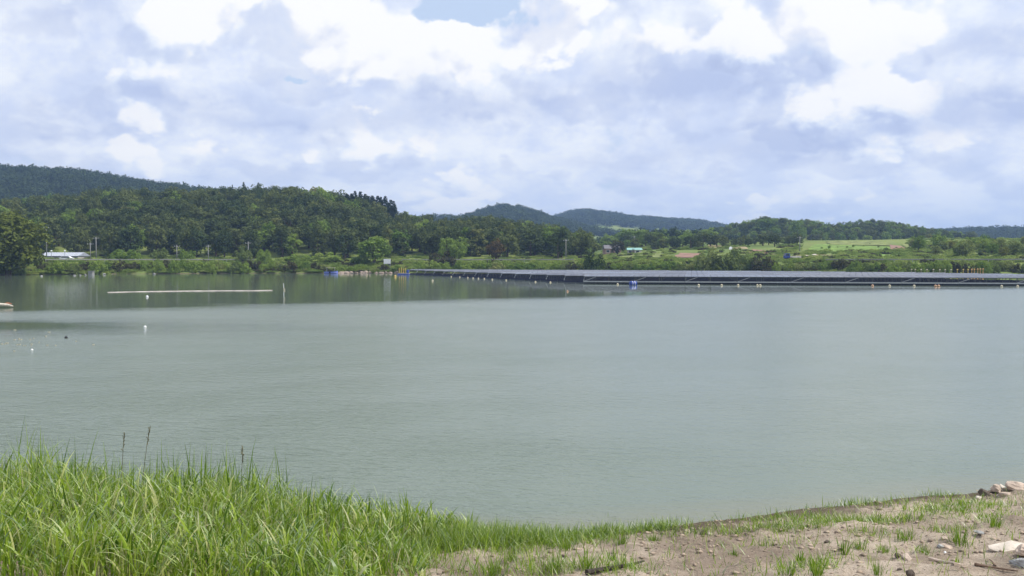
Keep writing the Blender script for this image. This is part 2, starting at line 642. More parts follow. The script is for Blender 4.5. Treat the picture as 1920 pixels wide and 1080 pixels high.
def water_material():
    m = bpy.data.materials.new('reservoir_water')
    m.use_nodes = True
    nt = m.node_tree
    g = NG(nt)
    b = nt.nodes['Principled BSDF']
    tc = g.node('ShaderNodeTexCoord')
    P = tc.outputs['Object']
    x, y, z = g.sep(P)
    # wind: 1 where the breeze ruffles the water, 0 where it lies calm
    big = g.noise(g.vec(g.m('MULTIPLY', x, 0.011), g.m('MULTIPLY', y, 0.03), 0.0), 1.0, 4, 0.55)
    fine = g.noise(g.vec(g.m('MULTIPLY', x, 0.05), g.m('MULTIPLY', y, 0.22), 3.0), 1.0, 4, 0.6)
    edge = g.m('ADD', g.m('MULTIPLY', g.m('SUBTRACT', big, 0.5), 26.0), g.m('MULTIPLY', g.m('SUBTRACT', fine, 0.5), 16.0))
    # the sheltered water lies along the far and left shore: y > 100 - 0.16 x ...
    lim = g.m('ADD', g.m('ADD', g.m('MULTIPLY', x, 0.55), 88.0), edge)
    calm = g.rng_(g.m('SUBTRACT', y, lim), -8.0, 10.0)
    # a smooth tongue in front of it on the left
    t1 = g.m('MULTIPLY', g.m('ADD', x, 34.0), 1 / 22.0)
    t2 = g.m('MULTIPLY', g.m('SUBTRACT', g.m('ADD', y, g.m('MULTIPLY', edge, 0.35)), 53.0), 1 / 8.5)
    tong = g.m('EXPONENT', g.m('MULTIPLY', g.m('ADD', g.m('MULTIPLY', t1, t1), g.m('MULTIPLY', t2, t2)), -1.0))
    calm = g.m('MAXIMUM', calm, g.rng_(tong, 0.10, 0.95))
    wind = g.m('SUBTRACT', 1.0, calm)
    c = g.mix(g.rng_(big, 0.35, 0.65), (0.124, 0.158, 0.118), (0.140, 0.171, 0.132))
    shore = g.m('SUBTRACT', y, g.m('ADD', 12.75, g.m('MAXIMUM', g.m('MULTIPLY', x, 0.31), g.m('MULTIPLY', x, -0.25))))
    c = g.mix(g.rng_(g.m('ADD', shore, g.m('MULTIPLY', g.m('SUBTRACT', fine, 0.5), 2.0)), -0.2, 1.5), (0.155, 0.165, 0.112), c)
    nt.links.new(c, b.inputs['Base Color'])
    b.inputs['IOR'].default_value = 1.333
    b.inputs['Specular IOR Level'].default_value = 0.5
    nt.links.new(g.m('ADD', 0.035, g.m('MULTIPLY', wind, 0.17)), b.inputs['Roughness'])
    # ripples, crests lying across the view and drifting a little off it
    rx = g.m('ADD', g.m('MULTIPLY', x, 0.97), g.m('MULTIPLY', y, 0.22))
    ry = g.m('SUBTRACT', g.m('MULTIPLY', y, 0.97), g.m('MULTIPLY', x, -0.20))
    w1 = g.noise(g.vec(g.m('MULTIPLY', rx, 1.5), g.m('MULTIPLY', ry, 2.9), 0.0), 1.0, 3, 0.55, 0.3)
    w2 = g.noise(g.vec(g.m('MULTIPLY', rx, 4.0), g.m('MULTIPLY', ry, 8.0), 5.0), 1.0, 3, 0.6, 0.3)
    w3 = g.noise(g.vec(g.m('MULTIPLY', x, 0.20), g.m('MULTIPLY', y, 0.30), 9.0), 1.0, 2, 0.5)
    left = g.rng_(g.m('ADD', x, g.m('MULTIPLY', g.m('SUBTRACT', big, 0.5), 20.0)), -10.0, 5.0, 1.0, 0.24)
    amp = g.m('MULTIPLY', g.m('MULTIPLY', left, g.rng_(w3, 0.35, 0.65, 0.62, 1.0)), g.m('ADD', 0.06, g.m('MULTIPLY', wind, 0.94)))
    hgt = g.m('MULTIPLY', g.m('ADD', g.m('MULTIPLY', w1, 0.085), g.m('MULTIPLY', w2, 0.058)), amp)
    bp = g.node('ShaderNodeBump')
    bp.inputs['Strength'].default_value = 1.0
    bp.inputs['Distance'].default_value = 1.0
    nt.links.new(hgt, bp.inputs['Height'])
    nt.links.new(bp.outputs[0], b.inputs['Normal'])
    return m


wm = MB().add([(-420, 4, 0), (420, 4, 0), (420, 300, 0), (-420, 300, 0)], [(0, 1, 2, 3)]).mesh('water')
tag(link('water', wm, water_material()), kind='structure')

# the shore road on its low embankment
RX = np.arange(-190, 200, 3.0)


def strip(name, xs_, off, w, lift, m):
    c = far_shore_s(xs_) + off
    L = np.stack([xs_, c - w / 2, terr(xs_, c) + lift], -1)
    U = np.stack([xs_, c + w / 2, terr(xs_, c) + lift], -1)
    V = np.concatenate([L, U])
    n = len(xs_)
    i = np.arange(n - 1)
    return link(name, mesh_np(name, V, np.stack([i, i + 1, i + n + 1, i + n], -1)), m)


def far_shore_s(x):
    k = np.linspace(-9, 9, 7)
    return np.mean([far_shore(np.asarray(x) + q) for q in k], 0)


tag(strip('road', RX, 21, 5.5, 0.25, mat('worn_asphalt', (0.16, 0.16, 0.155), 0.9, 0.1, 0.3)), kind='structure')


def drape(name, quad, m, lift=0.22, n=14):
    c = [hit(*q) for q in quad]
    a = np.linspace(0, 1, n)
    A, B = np.meshgrid(a, a)
    xy = sum(w[..., None] * np.array(p[:2])[None, None] for w, p in zip(((1 - A) * (1 - B), A * (1 - B), A * B, (1 - A) * B), c))
    xy = xy + 1.2 * np.stack([vnoise(xy[..., 0] / 6, xy[..., 1] / 6, 3), vnoise(xy[..., 0] / 6, xy[..., 1] / 6, 4)], -1)
    Z = terr(xy[..., 0], xy[..., 1]) + lift
    V = np.concatenate([xy, Z[..., None]], -1).reshape(-1, 3)
    i = (np.arange(n - 1)[:, None] * n + np.arange(n - 1)[None]).ravel()
    return tag(link(name, mesh_np(name, V, np.stack([i, i + 1, i + n + 1, i + n], -1), True), m), kind='structure')


M_CROP = mat('young_crop', (0.155, 0.235, 0.055), 0.95, 0.30, 0.25, spec=0.1)
M_CROP2 = mat('pale_crop', (0.185, 0.215, 0.075), 0.95, 0.30, 0.3, spec=0.1)
M_TILL = mat('tilled_soil', (0.27, 0.17, 0.13), 0.95, 0.12, 0.2, spec=0.1)
M_DRY = mat('dry_field', (0.30, 0.25, 0.14), 0.95, 0.15, 0.2, spec=0.1)
drape('field', [(1508, 474), (1700, 476), (1690, 464), (1528, 459)], M_CROP)
drape('field', [(1560, 460), (1680, 462), (1650, 453), (1548, 453)], M_CROP2, 0.3)
drape('field', [(1668, 470), (1702, 473), (1690, 463), (1668, 461)], M_TILL, 0.4)
drape('field', [(1262, 484), (1312, 484), (1314, 476), (1274, 475)], M_TILL)
drape('field', [(1404, 475), (1462, 479), (1460, 472), (1412, 468)], M_TILL)
drape('field', [(1110, 482), (1255, 486), (1262, 479), (1110, 476)], M_CROP2)
drape('field', [(1320, 466), (1400, 468), (1402, 463), (1330, 460)], M_DRY)
drape('field', [(1085, 468), (1180, 470), (1190, 465), (1090, 463)], M_DRY)
drape('field', [(1490, 484), (1570, 486), (1572, 480), (1500, 478)], M_DRY, 0.3)
drape('field', [(1330, 484), (1480, 487), (1480, 480), (1335, 476)], M_CROP2, 0.25)
drape('field', [(1570, 486), (1710, 488), (1712, 478), (1572, 476)], M_CROP, 0.25)
drape('field', [(1700, 466), (1900, 474), (1890, 466), (1690, 458)], M_CROP2, 0.25)
drape('field', [(1710, 478), (1920, 484), (1920, 478), (1712, 468)], M_CROP2, 0.3)

# a low pale silt bar just breaking the surface
sb = onwater(365, 546)
n = 60
t = np.linspace(0, 1, n)
cx = sb[0] + (t - 0.5) * 18.5
cy = sb[1] + 8.5 * (t - 0.5) + 0.5 * vnoise(t * 9, t * 0, 2) + 1.2 * np.sin(t * 5)
hw = 0.34 * np.sin(np.pi * np.clip(t, 0.0, 1.0) ** 0.8) ** 1.1 * (1 + 0.5 * vnoise(t * 22, t * 0, 5)) + 0.02
V, Fq = [], []
for k, (o, z) in enumerate(((-1, -0.03), (-0.8, 0.02), (0, 0.05), (0.8, 0.02), (1, -0.03))):
    V += [(a, b + o * c, z + 0.02 * random.random() * (z > 0)) for a, b, c in zip(cx, cy, hw)]
for k in range(4):
    for i in range(n - 1):
        Fq.append((k * n + i, k * n + i + 1, (k + 1) * n + i + 1, (k + 1) * n + i))
tag(link('silt_bar', mesh_np('silt_bar', V, Fq, True), mat('pale_silt', (0.44, 0.40, 0.37), 0.9, 0.15, 0.8)), kind='structure')

# ================================================================== PLANTS
def leaf_cloud(seed, clumps, per, size, spread=0.55, up=0.25):
    """clumps: list of (centre, radius xyz); leaf-sized faces over each clump"""
    r = np.random.default_rng(seed)
    P, N = [], []
    for c, rad in clumps:
        d = r.normal(size=(per, 3))
        d[:, 2] += up
        d /= np.linalg.norm(d, axis=1, keepdims=True)
        P.append(np.array(c)[None] + d * np.array(rad)[None] * r.uniform(0.62, 1.08, (per, 1)))
        nn = d + spread * r.normal(size=(per, 3)) + np.array((0, 0, 0.55))
        N.append(nn / np.linalg.norm(nn, axis=1, keepdims=True))
    P, N = np.concatenate(P), np.concatenate(N)
    a = np.cross(N, r.normal(size=N.shape))
    a /= np.linalg.norm(a, axis=1, keepdims=True)
    b = np.cross(N, a)
    s = size * r.uniform(0.6, 1.4, (len(P), 1))
    V = np.stack([P - a * s, P + b * s * 0.55 + N * s * 0.12, P + a * s, P - b * s * 0.55 + N * s * 0.12], 1).reshape(-1, 3)
    return V, np.arange(len(V)).reshape(-1, 4)


def crown_mesh(seed, kind='round', nclump=34, per=42, size=0.085):
    r = np.random.default_rng(seed)
    cl = []
    if kind == 'round':          # radius 1, from z 0.35 to 2.1
        for k in range(nclump):
            d = r.normal(size=3)
            d /= np.linalg.norm(d)
            q = r.uniform(0.45, 0.82)
            z = 1.22 + d[2] * q * 0.95
            cl.append(((d[0] * q, d[1] * q, z), np.array((1, 1, 0.8)) * r.uniform(0.20, 0.36)))
    elif kind == 'tall':
        for k in range(nclump):
            z = r.uniform(0.4, 2.7)
            w = 0.75 * math.sin(math.pi * (z - 0.15) / 2.75) ** 0.7
            t = r.uniform(0, 6.28)
            q = r.uniform(0.3, 1.0) * w
            cl.append(((q * math.cos(t), q * math.sin(t), z), np.array((1, 1, 0.85)) * r.uniform(0.18, 0.33)))
    elif kind == 'bush':         # radius 1, sits on the ground, 1.1 high
        for k in range(nclump):
            t = r.uniform(0, 6.28)
            q = math.sqrt(r.uniform(0, 1)) * 0.85
            z = r.uniform(0.08, 0.95) * math.sqrt(max(0.05, 1 - q * q))
            cl.append(((q * math.cos(t), q * math.sin(t), z), np.array((1, 1, 0.8)) * r.uniform(0.16, 0.30)))
    elif kind == 'flat':         # broad low thicket
        for k in range(nclump):
            t = r.uniform(0, 6.28)
            q = math.sqrt(r.uniform(0, 1)) * 0.95
            z = r.uniform(0.02, 0.42) * (1.1 - 0.6 * q)
            cl.append(((q * math.cos(t), q * math.sin(t), z), np.array((1, 1, 0.7)) * r.uniform(0.13, 0.24)))
    V, Fq = leaf_cloud(seed + 500, cl, per, size)
    if kind in ('bush', 'flat'):
        V[:, 2] = np.maximum(V[:, 2], -0.02)
    return mesh_np('crown', V, Fq)


def conifer_mesh(seed, per=26):
    r = np.random.default_rng(seed)
    cl = []
    for lv in range(17):
        z = 0.35 + lv * 0.16
        w = 0.62 * (1 - (z - 0.3) / 2.85) ** 0.8 + 0.03
        for k in range(7 if lv < 11 else 4):
            t = r.uniform(0, 6.28)
            cl.append(((w * 0.72 * math.cos(t), w * 0.72 * math.sin(t), z - w * 0.1), (0.42 * w + 0.04, 0.42 * w + 0.04, 0.09)))
    V, Fq = leaf_cloud(seed, cl, per, 0.055, 0.4, 0.3)
    return mesh_np('crown', V, Fq)


def trunk_mesh(seed, h=1.1, r0=0.075, limbs=5, top=1.75):
    r = random.Random(seed)
    b = MB()
    pts = [(0, 0, -0.08), (0.02, 0.01, h * 0.35), (r.uniform(-.05, .05), r.uniform(-.05, .05), h * 0.7), (r.uniform(-.08, .08), r.uniform(-.08, .08), top)]
    b.tube(pts, [r0 * 1.25, r0, r0 * 0.75, r0 * 0.2], 7)
    for k in range(limbs):
        t = 6.28 * k / max(limbs, 1) + r.uniform(-.4, .4)
        z0 = h * r.uniform(0.35, 0.8)
        l = r.uniform(0.4, 0.72)
        b.tube([(0, 0, z0), (l * 0.5 * math.cos(t), l * 0.5 * math.sin(t), z0 + 0.25), (l * math.cos(t), l * math.sin(t), z0 + 0.62)], [r0 * 0.5, r0 * 0.36, r0 * 0.1], 5)
    return b.mesh('trunk')


BARK = mat('bark', (0.10, 0.075, 0.055), 0.95, 0.2, 4)
L_HILL = leafmat('leaf_hill', (0.058, 0.086, 0.034), (0.138, 0.165, 0.052), (0.205, 0.200, 0.066))
L_BRIGHT = leafmat('leaf_bright', (0.120, 0.195, 0.038), (0.235, 0.320, 0.066), (0.28, 0.33, 0.085), trans=0.35)
L_DARK = leafmat('leaf_dark', (0.040, 0.066, 0.020), (0.085, 0.110, 0.030))
L_OAK = leafmat('leaf_oak', (0.042, 0.075, 0.018), (0.125, 0.152, 0.034), scale=1.6)
L_SCRUB = leafmat('leaf_scrub', (0.16, 0.24, 0.055), (0.31, 0.38, 0.10), (0.35, 0.36, 0.13), trans=0.40)
L_WILLOW = leafmat('leaf_willow', (0.130, 0.180, 0.054), (0.25, 0.29, 0.095), (0.28, 0.28, 0.11), trans=0.35)
L_CONIFER = leafmat('leaf_conifer', (0.014, 0.032, 0.018), (0.028, 0.050, 0.024))
L_RUST = leafmat('leaf_rust', (0.085, 0.062, 0.028), (0.13, 0.092, 0.038))
L_YELLOW = leafmat('leaf_yellow', (0.15, 0.17, 0.03), (0.24, 0.24, 0.05))
L_BROWN = leafmat('leaf_brownish', (0.050, 0.050, 0.026), (0.085, 0.082, 0.040))
L_FAR = leafmat('leaf_far', (0.030, 0.050, 0.022), (0.060, 0.088, 0.030), scale=0.3)


def with_mat(me, m):
    q = me.copy()
    q.materials.clear()
    q.materials.append(m)
    return q


ROUND = [crown_mesh(100 + k, 'round') for k in range(5)] + [crown_mesh(120 + k, 'tall', 36, 40, 0.08) for k in range(2)]
ROUND_HILL = [with_mat(q, L_HILL) for q in ROUND]
ROUND_BRIGHT = [with_mat(q, L_BRIGHT) for q in ROUND]
TRUNKS = [trunk_mesh(k) for k in range(4)]
for q in TRUNKS:
    q.materials.append(BARK)
BUSH = [crown_mesh(140 + k, 'bush', 36, 40, 0.075) for k in range(4)]
FLAT = [crown_mesh(150 + k, 'flat', 46, 34, 0.06) for k in range(3)]
CONI = [with_mat(conifer_mesh(160 + k), L_CONIFER) for k in range(3)]
ANY = {}


def shaded(lst, m):
    key = (id(lst), m.name)
    if key not in ANY:
        ANY[key] = [with_mat(q, m) for q in lst]
    return ANY[key]


ORD = ['first', 'second', 'third', 'fourth', 'fifth', 'sixth', 'seventh', 'eighth', 'ninth', 'tenth', 'eleventh', 'twelfth', 'thirteenth', 'fourteenth', 'fifteenth', 'sixteenth',
       'seventeenth', 'eighteenth', 'nineteenth', 'twentieth', 'twenty-first', 'twenty-second', 'twenty-third', 'twenty-fourth', 'twenty-fifth']


def count_from(marks, pxs, kind, where):
    """a label for each of a row of look-alikes, counted rightwards from the nearest landmark on its left"""
    seen, res = {}, {}
    for px in sorted(pxs):
        m_ = [q for q in marks if q[0] <= px]
        m_ = m_[-1] if m_ else marks[0]
        k = seen[m_[1]] = seen.get(m_[1], -1) + 1
        res[px] = '%s %s right of %s %s' % (ORD[min(k, 24)], kind, m_[1], where)
    return res


def put_tree(name, P, rad, hgt, crown, label, cat='tree', group=None, natural=2.1, sink=0.25, trunk=True):
    e = empty(name, (P[0], P[1], P[2] - sink), random.uniform(0, 6.28), (rad, rad, hgt / natural))
    tag(e, label, cat, group)
    link('crown', crown, None, e)
    if trunk:
        link('trunk', random.choice(TRUNKS), None, e)
    return e


def put_bush(P, rad, hgt, crown, label, group=None, natural=1.1, name='bush'):
    o = link(name, crown)
    o.location = (P[0], P[1], P[2] - 0.15)
    o.rotation_euler = (0, 0, random.uniform(0, 6.28))
    o.scale = (rad, rad * 0.9, hgt / natural)
    return tag(o, label, 'bush', group)


# --- the wooded hills -------------------------------------------------------
def scatter_hill(names, sp, x0, x1, y0, y1, mind=2.5, seed=1):
    r = np.random.default_rng(seed)
    gx, gy = np.meshgrid(np.arange(x0, x1, sp), np.arange(y0, y1, sp))
    x = (gx + r.uniform(-.5, .5, gx.shape) * sp * 1.1).ravel()
    y = (gy + r.uniform(-.5, .5, gx.shape) * sp * 1.1).ravel()
    b = base_z(x, y)
    own = np.zeros(len(x), bool)
    best = b.copy()
    for h in HILLS:
        z = hill(h, x, y, b)
        up = z > best + mind
        if h[0] in names:
            own = np.where(up, True, own)
        else:
            own = np.where(up, False, own)
        best = np.maximum(best, z)
    u = 960 + F * x / y
    keep = own & (u > -700) & (u < 2600)
    return np.stack([x, y, terr(x, y)], -1)[keep]


near_pts = scatter_hill(('left',), 6.6, -480, 60, 292, 470, 1.0, 1)
right_pts = scatter_hill(('right',), 5.4, 90, 560, 500, 625, 0.6, 2)
# leave out what the crest hides
pxn = 960 + F * near_pts[:, 0] / near_pts[:, 1]
near_pts = near_pts[~((pxn > 640) & (pxn < 752) & (near_pts[:, 1] > 408))]      # the conifers' place
both = np.concatenate([near_pts, right_pts])
is_right = np.concatenate([np.zeros(len(near_pts), bool), np.ones(len(right_pts), bool)])
pxb = 960 + F * both[:, 0] / both[:, 1]
order = np.argsort(np.where((pxb < -20) | (pxb > 1940), 500, 0) + both[:, 1] - np.where(is_right, 205, 0) + rng.uniform(0, 40, len(both)))
both, is_right = both[order], is_right[order]
N_IND = 285
rust_n = 0
first_crowns = {}
for i in range(N_IND):
    P = both[i]
    rad = rng.uniform(3.3, 5.8)
    hgt = rng.uniform(7.5, 12.5)
    k = int(rng.integers(0, len(ROUND)))
    nat = 2.1 if k < 5 else 2.85
    px = 960 + F * P[0] / P[1]
    if is_right[i]:
        rad, hgt = rad * 0.66, hgt * 0.68
        set_ = ROUND_BRIGHT if rng.random() < 0.45 else ROUND_HILL
        where = [q for q in ((0, 'above the willow clump'), (1400, 'behind the pole before the right hill'), (1470, 'above the blue truck'), (1530, 'above the bright field'), (1610, 'above the right half of the bright field'),
                             (1700, 'behind the small yellow tree'), (1780, 'at the low right end of the wood')) if q[0] <= px][-1][1]
        lab, grp = '%s tree of the right hill wood %s' % ('tall narrow' if k > 4 else 'spreading' if rad > 3.7 else 'bright green' if set_ is ROUND_BRIGHT else 'small dark' if rad < 2.9 else 'dark green', where), 'trees of the right hill wood'
    else:
        set_ = ROUND_HILL if rng.random() < 0.92 else ROUND_BRIGHT
        where = [q for q in ((-999, 'left of the long white building'), (75, 'behind the long white building'), (160, 'behind the close pair of poles'), (230, 'behind the rounded grey-green bush'),
                             (330, 'behind the small light roadside bush'), (400, 'behind the leafy bush under the pole'), (480, 'left of the blue boat'), (570, 'above the blue boat'), (660, 'behind the lone round tree'),
                             (760, 'above the brownish thicket'), (880, 'above the left end of the array'), (970, 'near the right end of the left wood')) if q[0] <= px][-1][1]
        rank = 'front' if P[1] < 308 else 'second' if P[1] < 318 else 'upper'
        lab, grp = '%s %s-rank hillside tree %s' % ('tall narrow' if k > 4 else 'spreading' if rad > 4.9 else 'bright green' if set_ is ROUND_BRIGHT else 'small dark' if rad < 4.4 else 'dark green', rank, where), 'trees of the left hillside wood'
    e = put_tree('broadleaf_tree', P, rad, hgt, set_[k], lab, 'tree', grp, nat, 0.6)
    first_crowns.setdefault((set_ is ROUND_BRIGHT, k), e.children[0])


def scatter_object(name, pts, sxyz, rots, idx, sources, label, cat):
    me = bpy.data.meshes.new(name)
    me.vertices.add(len(pts))
    me.vertices.foreach_set('co', np.asarray(pts, np.float32).ravel())
    a = me.attributes.new('size', 'FLOAT_VECTOR', 'POINT')
    a.data.foreach_set('vector', np.asarray(sxyz, np.float32).ravel())
    a = me.attributes.new('turn', 'FLOAT', 'POINT')
    a.data.foreach_set('value', np.asarray(rots, np.float32))
    a = me.attributes.new('pick', 'INT', 'POINT')
    a.data.foreach_set('value', np.asarray(idx, np.int32))
    me.update()
    o = link(name, me)
    tag(o, label, cat, kind='stuff')
    ng = bpy.data.node_groups.new(name + '_nodes', 'GeometryNodeTree')
    ng.interface.new_socket('Geometry', in_out='INPUT', socket_type='NodeSocketGeometry')
    ng.interface.new_socket('Geometry', in_out='OUTPUT', socket_type='NodeSocketGeometry')
    nn, ll = ng.nodes, ng.links
    gi, go = nn.new('NodeGroupInput'), nn.new('NodeGroupOutput')
    join = nn.new('GeometryNodeJoinGeometry')
    for s in reversed(sources):      # the newest link comes first in the list
        oi = nn.new('GeometryNodeObjectInfo')
        oi.transform_space = 'ORIGINAL'
        oi.inputs['Object'].default_value = s
        oi.inputs['As Instance'].default_value = True
        ll.new(oi.outputs['Geometry'], join.inputs[0])
    iop = nn.new('GeometryNodeInstanceOnPoints')
    iop.inputs['Pick Instance'].default_value = True

    def named(nm, t):
        q = nn.new('GeometryNodeInputNamedAttribute')
        q.data_type = t
        q.inputs['Name'].default_value = nm
        return q.outputs['Attribute']
    cx = nn.new('ShaderNodeCombineXYZ')
    ll.new(named('turn', 'FLOAT'), cx.inputs[2])
    ll.new(gi.outputs[0], iop.inputs['Points'])
    ll.new(join.outputs[0], iop.inputs['Instance'])
    ll.new(named('pick', 'INT'), iop.inputs['Instance Index'])
    ll.new(cx.outputs[0], iop.inputs['Rotation'])
    ll.new(named('size', 'FLOAT_VECTOR'), iop.inputs['Scale'])
    ll.new(iop.outputs[0], go.inputs[0])
    md = o.modifiers.new('scatter', 'NODES')
    md.node_group = ng
    return o


def scatter_trees(name, pts, sources, label, rmin, rmax, hmin, hmax, nat=2.1, seed=3, cat='forest', weights=None):
    r = np.random.default_rng(seed)
    n = len(pts)
    rad = r.uniform(rmin, rmax, n)
    hh = r.uniform(hmin, hmax, n) / nat
    pts = np.array(pts)
    pts[:, 2] -= 0.7
    return scatter_object(name, pts, np.stack([rad, rad, hh], -1), r.uniform(0, 6.28, n), r.choice(len(sources), n, p=weights), sources, label, cat)


rest, rr = both[N_IND:], is_right[N_IND:]
hs = [first_crowns[k] for k in sorted(first_crowns) if not k[0] and k[1] < 5]
hb = [first_crowns[k] for k in sorted(first_crowns) if k[0] and k[1] < 5]
w = np.array([0.94 / len(hs)] * len(hs) + [0.06 / len(hb)] * len(hb))
scatter_trees('hillside_forest', rest[~rr], hs + hb, 'unbroken dark green woodland climbing the left hillside', 3.2, 5.8, 7, 12, seed=5, weights=w / w.sum())
w = np.array([0.62 / len(hs)] * len(hs) + [0.38 / len(hb)] * len(hb))
scatter_trees('right_hill_forest', rest[rr], hs + hb, 'woodland covering the low hill on the right', 2.4, 4.4, 4.6, 8.2, seed=6, weights=w / w.sum())

# a small-crowned tree on the back ridge serves the far woods
FARC = [mesh_np('crown', *leaf_cloud(700 + k, [((0.35 * math.cos(t), 0.35 * math.sin(t), 1.0 + 0.5 * math.sin(3 * t + k)), (0.6, 0.6, 0.62)) for t in (0, 1.6, 3.1, 4.7)], 42, 0.20)) for k in range(3)]
FARC = [with_mat(q, L_FAR) for q in FARC]
src = []
for k, (px, yy) in enumerate(((92, 870), (190, 868), (268, 872))):
    x = (px - 960) / F * yy
    e = put_tree('ridge_tree', (x, yy, terr(x, yy)), 5.0, 12.5, FARC[k],
                 ('round-topped tree on the highest left part of the hazy back ridge', 'tree on the back ridge just right of its highest point', 'tree on the right slope of the hazy back ridge')[k], 'tree', None, 1.9, 0.5)
    src.append(e.children[0])
pts = scatter_hill(('back_left',), 8.0, -900, -60, 560, 920, 3.0, 7)
scatter_trees('back_ridge_forest', pts, src, 'hazy woodland on the ridge behind the left hill', 4.2, 6.4, 9, 13, 1.9, 8)
pts = np.concatenate([scatter_hill(('peak',), 11, -260, 260, 1000, 1330, 3.0, 9), scatter_hill(('right_far',), 11, 480, 1200, 930, 1290, 3.0, 10)])
scatter_trees('distant_forest', pts, src, 'blue-green woodland on the distant hills', 5.5, 8.0, 8, 12, 1.9, 11)
pts = scatter_hill(('ridge',), 14, 60, 960, 1400, 1890, 3.0, 12)
scatter_trees('farthest_forest', pts, src, 'blue hazy woodland on the farthest ridge in the middle', 7, 10, 8, 12, 1.9, 13)

r = np.random.default_rng(31)
u = r.uniform(1085, 1345, 900)
yy = r.uniform(470, 1050, 900)
x = (u - 960) / F * yy
ok = (vnoise(x / 45, yy / 60, 17) > -0.12) & (terr(x, yy) < base_z(x, yy) + 6)
scatter_trees('valley_wood', np.stack([x, yy, terr(x, yy)], -1)[ok], src + hb[:2], 'loose tree cover on the valley floor below the blue ridge', 3.0, 5.5, 4.5, 8.5, 1.9, 14)

# conifers on the shoulder of the left hill
for k in range(30):
    px = 652 + (k % 12) * 8.0 + random.uniform(-3, 3)
    row = k // 12
    Y = 444 - row * 12
    x = (px - 960) / F * Y
    z = float(terr(x, Y))
    topy = np.interp(px, [650, 660, 700, 725, 742], [370, 359, 362, 364, 380]) + random.uniform(-3, 6) + row * 7
    ztop = CAMH + (HZ - topy) / F * Y
    hgt = max(9.0, ztop - z + 0.3)
    e = empty('conifer_tree', (x, Y, z - 0.3), random.uniform(0, 6.28), (5.0, 5.0, hgt / 3.05))
    tag(e, 'dark pointed conifer in the clump on the shoulder of the left hill', 'tree', 'conifer clump on the left hill')
    link('crown', random.choice(CONI), None, e)
    link('trunk', TRUNKS[k % 4], None, e)
for px, topy, lab in ((458, 341, 'pointed conifer rising from the left hill crest, left of the two spires'),
                      (486, 342, 'pointed conifer rising from the left hill crest, right of the two spires'),
                      (437, 346, 'small slim conifer on the left hill crest beside the two spires')):
    Y = 452
    x = (px - 960) / F * Y
    z = float(terr(x, Y))
    hgt = CAMH + (HZ - topy) / F * Y - z + 0.3
    e = empty('conifer_tree', (x, Y, z - 0.3), 0.4, (3.2 if px != 437 else 2.0, 3.2 if px != 437 else 2.0, max(8, hgt) / 3.05))
    tag(e, lab, 'tree')
    link('crown', CONI[px % 3], None, e)
    link('trunk', TRUNKS[px % 4], None, e)

# single trees one can tell apart: px, top y, crown width px, depth (or None = where the base ray lands), base y
SINGLE = [
    ('broadleaf_tree', 14, 398, 150, 236, 'round', L_DARK, 'large dark round tree overhanging the water at the left edge'),
    ('broadleaf_tree', 702, 442, 76, 287, 'round', L_BRIGHT, 'round bright green tree standing alone behind the shore road'),
    ('broadleaf_tree', 545, 357, 40, 438, 'round', L_RUST, 'rust-brown withered tree near the crest of the left hill'),
    ('broadleaf_tree', 520, 366, 30, 436, 'round', L_RUST, 'brownish dying tree left of the rust-brown one on the hill'),
    ('broadleaf_tree', 592, 350, 34, 446, 'round', L_YELLOW, 'yellowish tree on the crest of the left hill'),
    ('broadleaf_tree', 275, 385, 32, 400, 'round', L_YELLOW, 'yellow-green tree high on the left hillside'),
    ('broadleaf_tree', 930, 448, 40, 300, 'round', L_RUST, 'reddish tree at the foot of the wood behind the shore road'),
    ('broadleaf_tree', 838, 444, 40, 300, 'round', L_BRIGHT, 'bright leafy tree at the wood edge above the brownish thicket'),
    ('broadleaf_tree', 860, 450, 34, 297, 'round', L_BRIGHT, 'second bright leafy tree at the wood edge above the thicket'),
    ('broadleaf_tree', 1046, 447, 44, 318, 'round', L_DARK, 'dark tree at the right end of the left hill wood'),
    ('broadleaf_tree', 1494, 412, 46, 520, 'tall', L_BRIGHT, 'tall light green tree at the front of the right hill wood'),
    ('broadleaf_tree', 1440, 409, 70, 560, 'tall', L_BRIGHT, 'broad sunlit tree crown at the left top of the right hill'),
    ('broadleaf_tree', 1742, 438, 18, 500, 'tall', L_YELLOW, 'small yellow tree in front of the right hill'),
    ('broadleaf_tree', 1728, 436, 22, 505, 'round', L_DARK, 'dark tree beside the small yellow tree on the right'),
]
for nm, px, topy, wpx, Y, kd, lm, lab in SINGLE:
    x = (px - 960) / F * Y
    z = float(terr(x, Y))
    ztop = CAMH + (HZ - topy) / F * Y
    if px == 14:
        cr = with_mat(crown_mesh(190, 'round', 90, 90, 0.05), L_OAK)
    else:
        cr = shaded(ROUND, lm)[(px % 5) if kd == 'round' else 5 + px % 2]
    nat = 2.08 if kd == 'round' else 2.9
    put_tree(nm, (x, Y, z), wpx / 2 / F * Y, ztop - z + 0.3, cr, lab, 'tree', None, nat, 0.3)

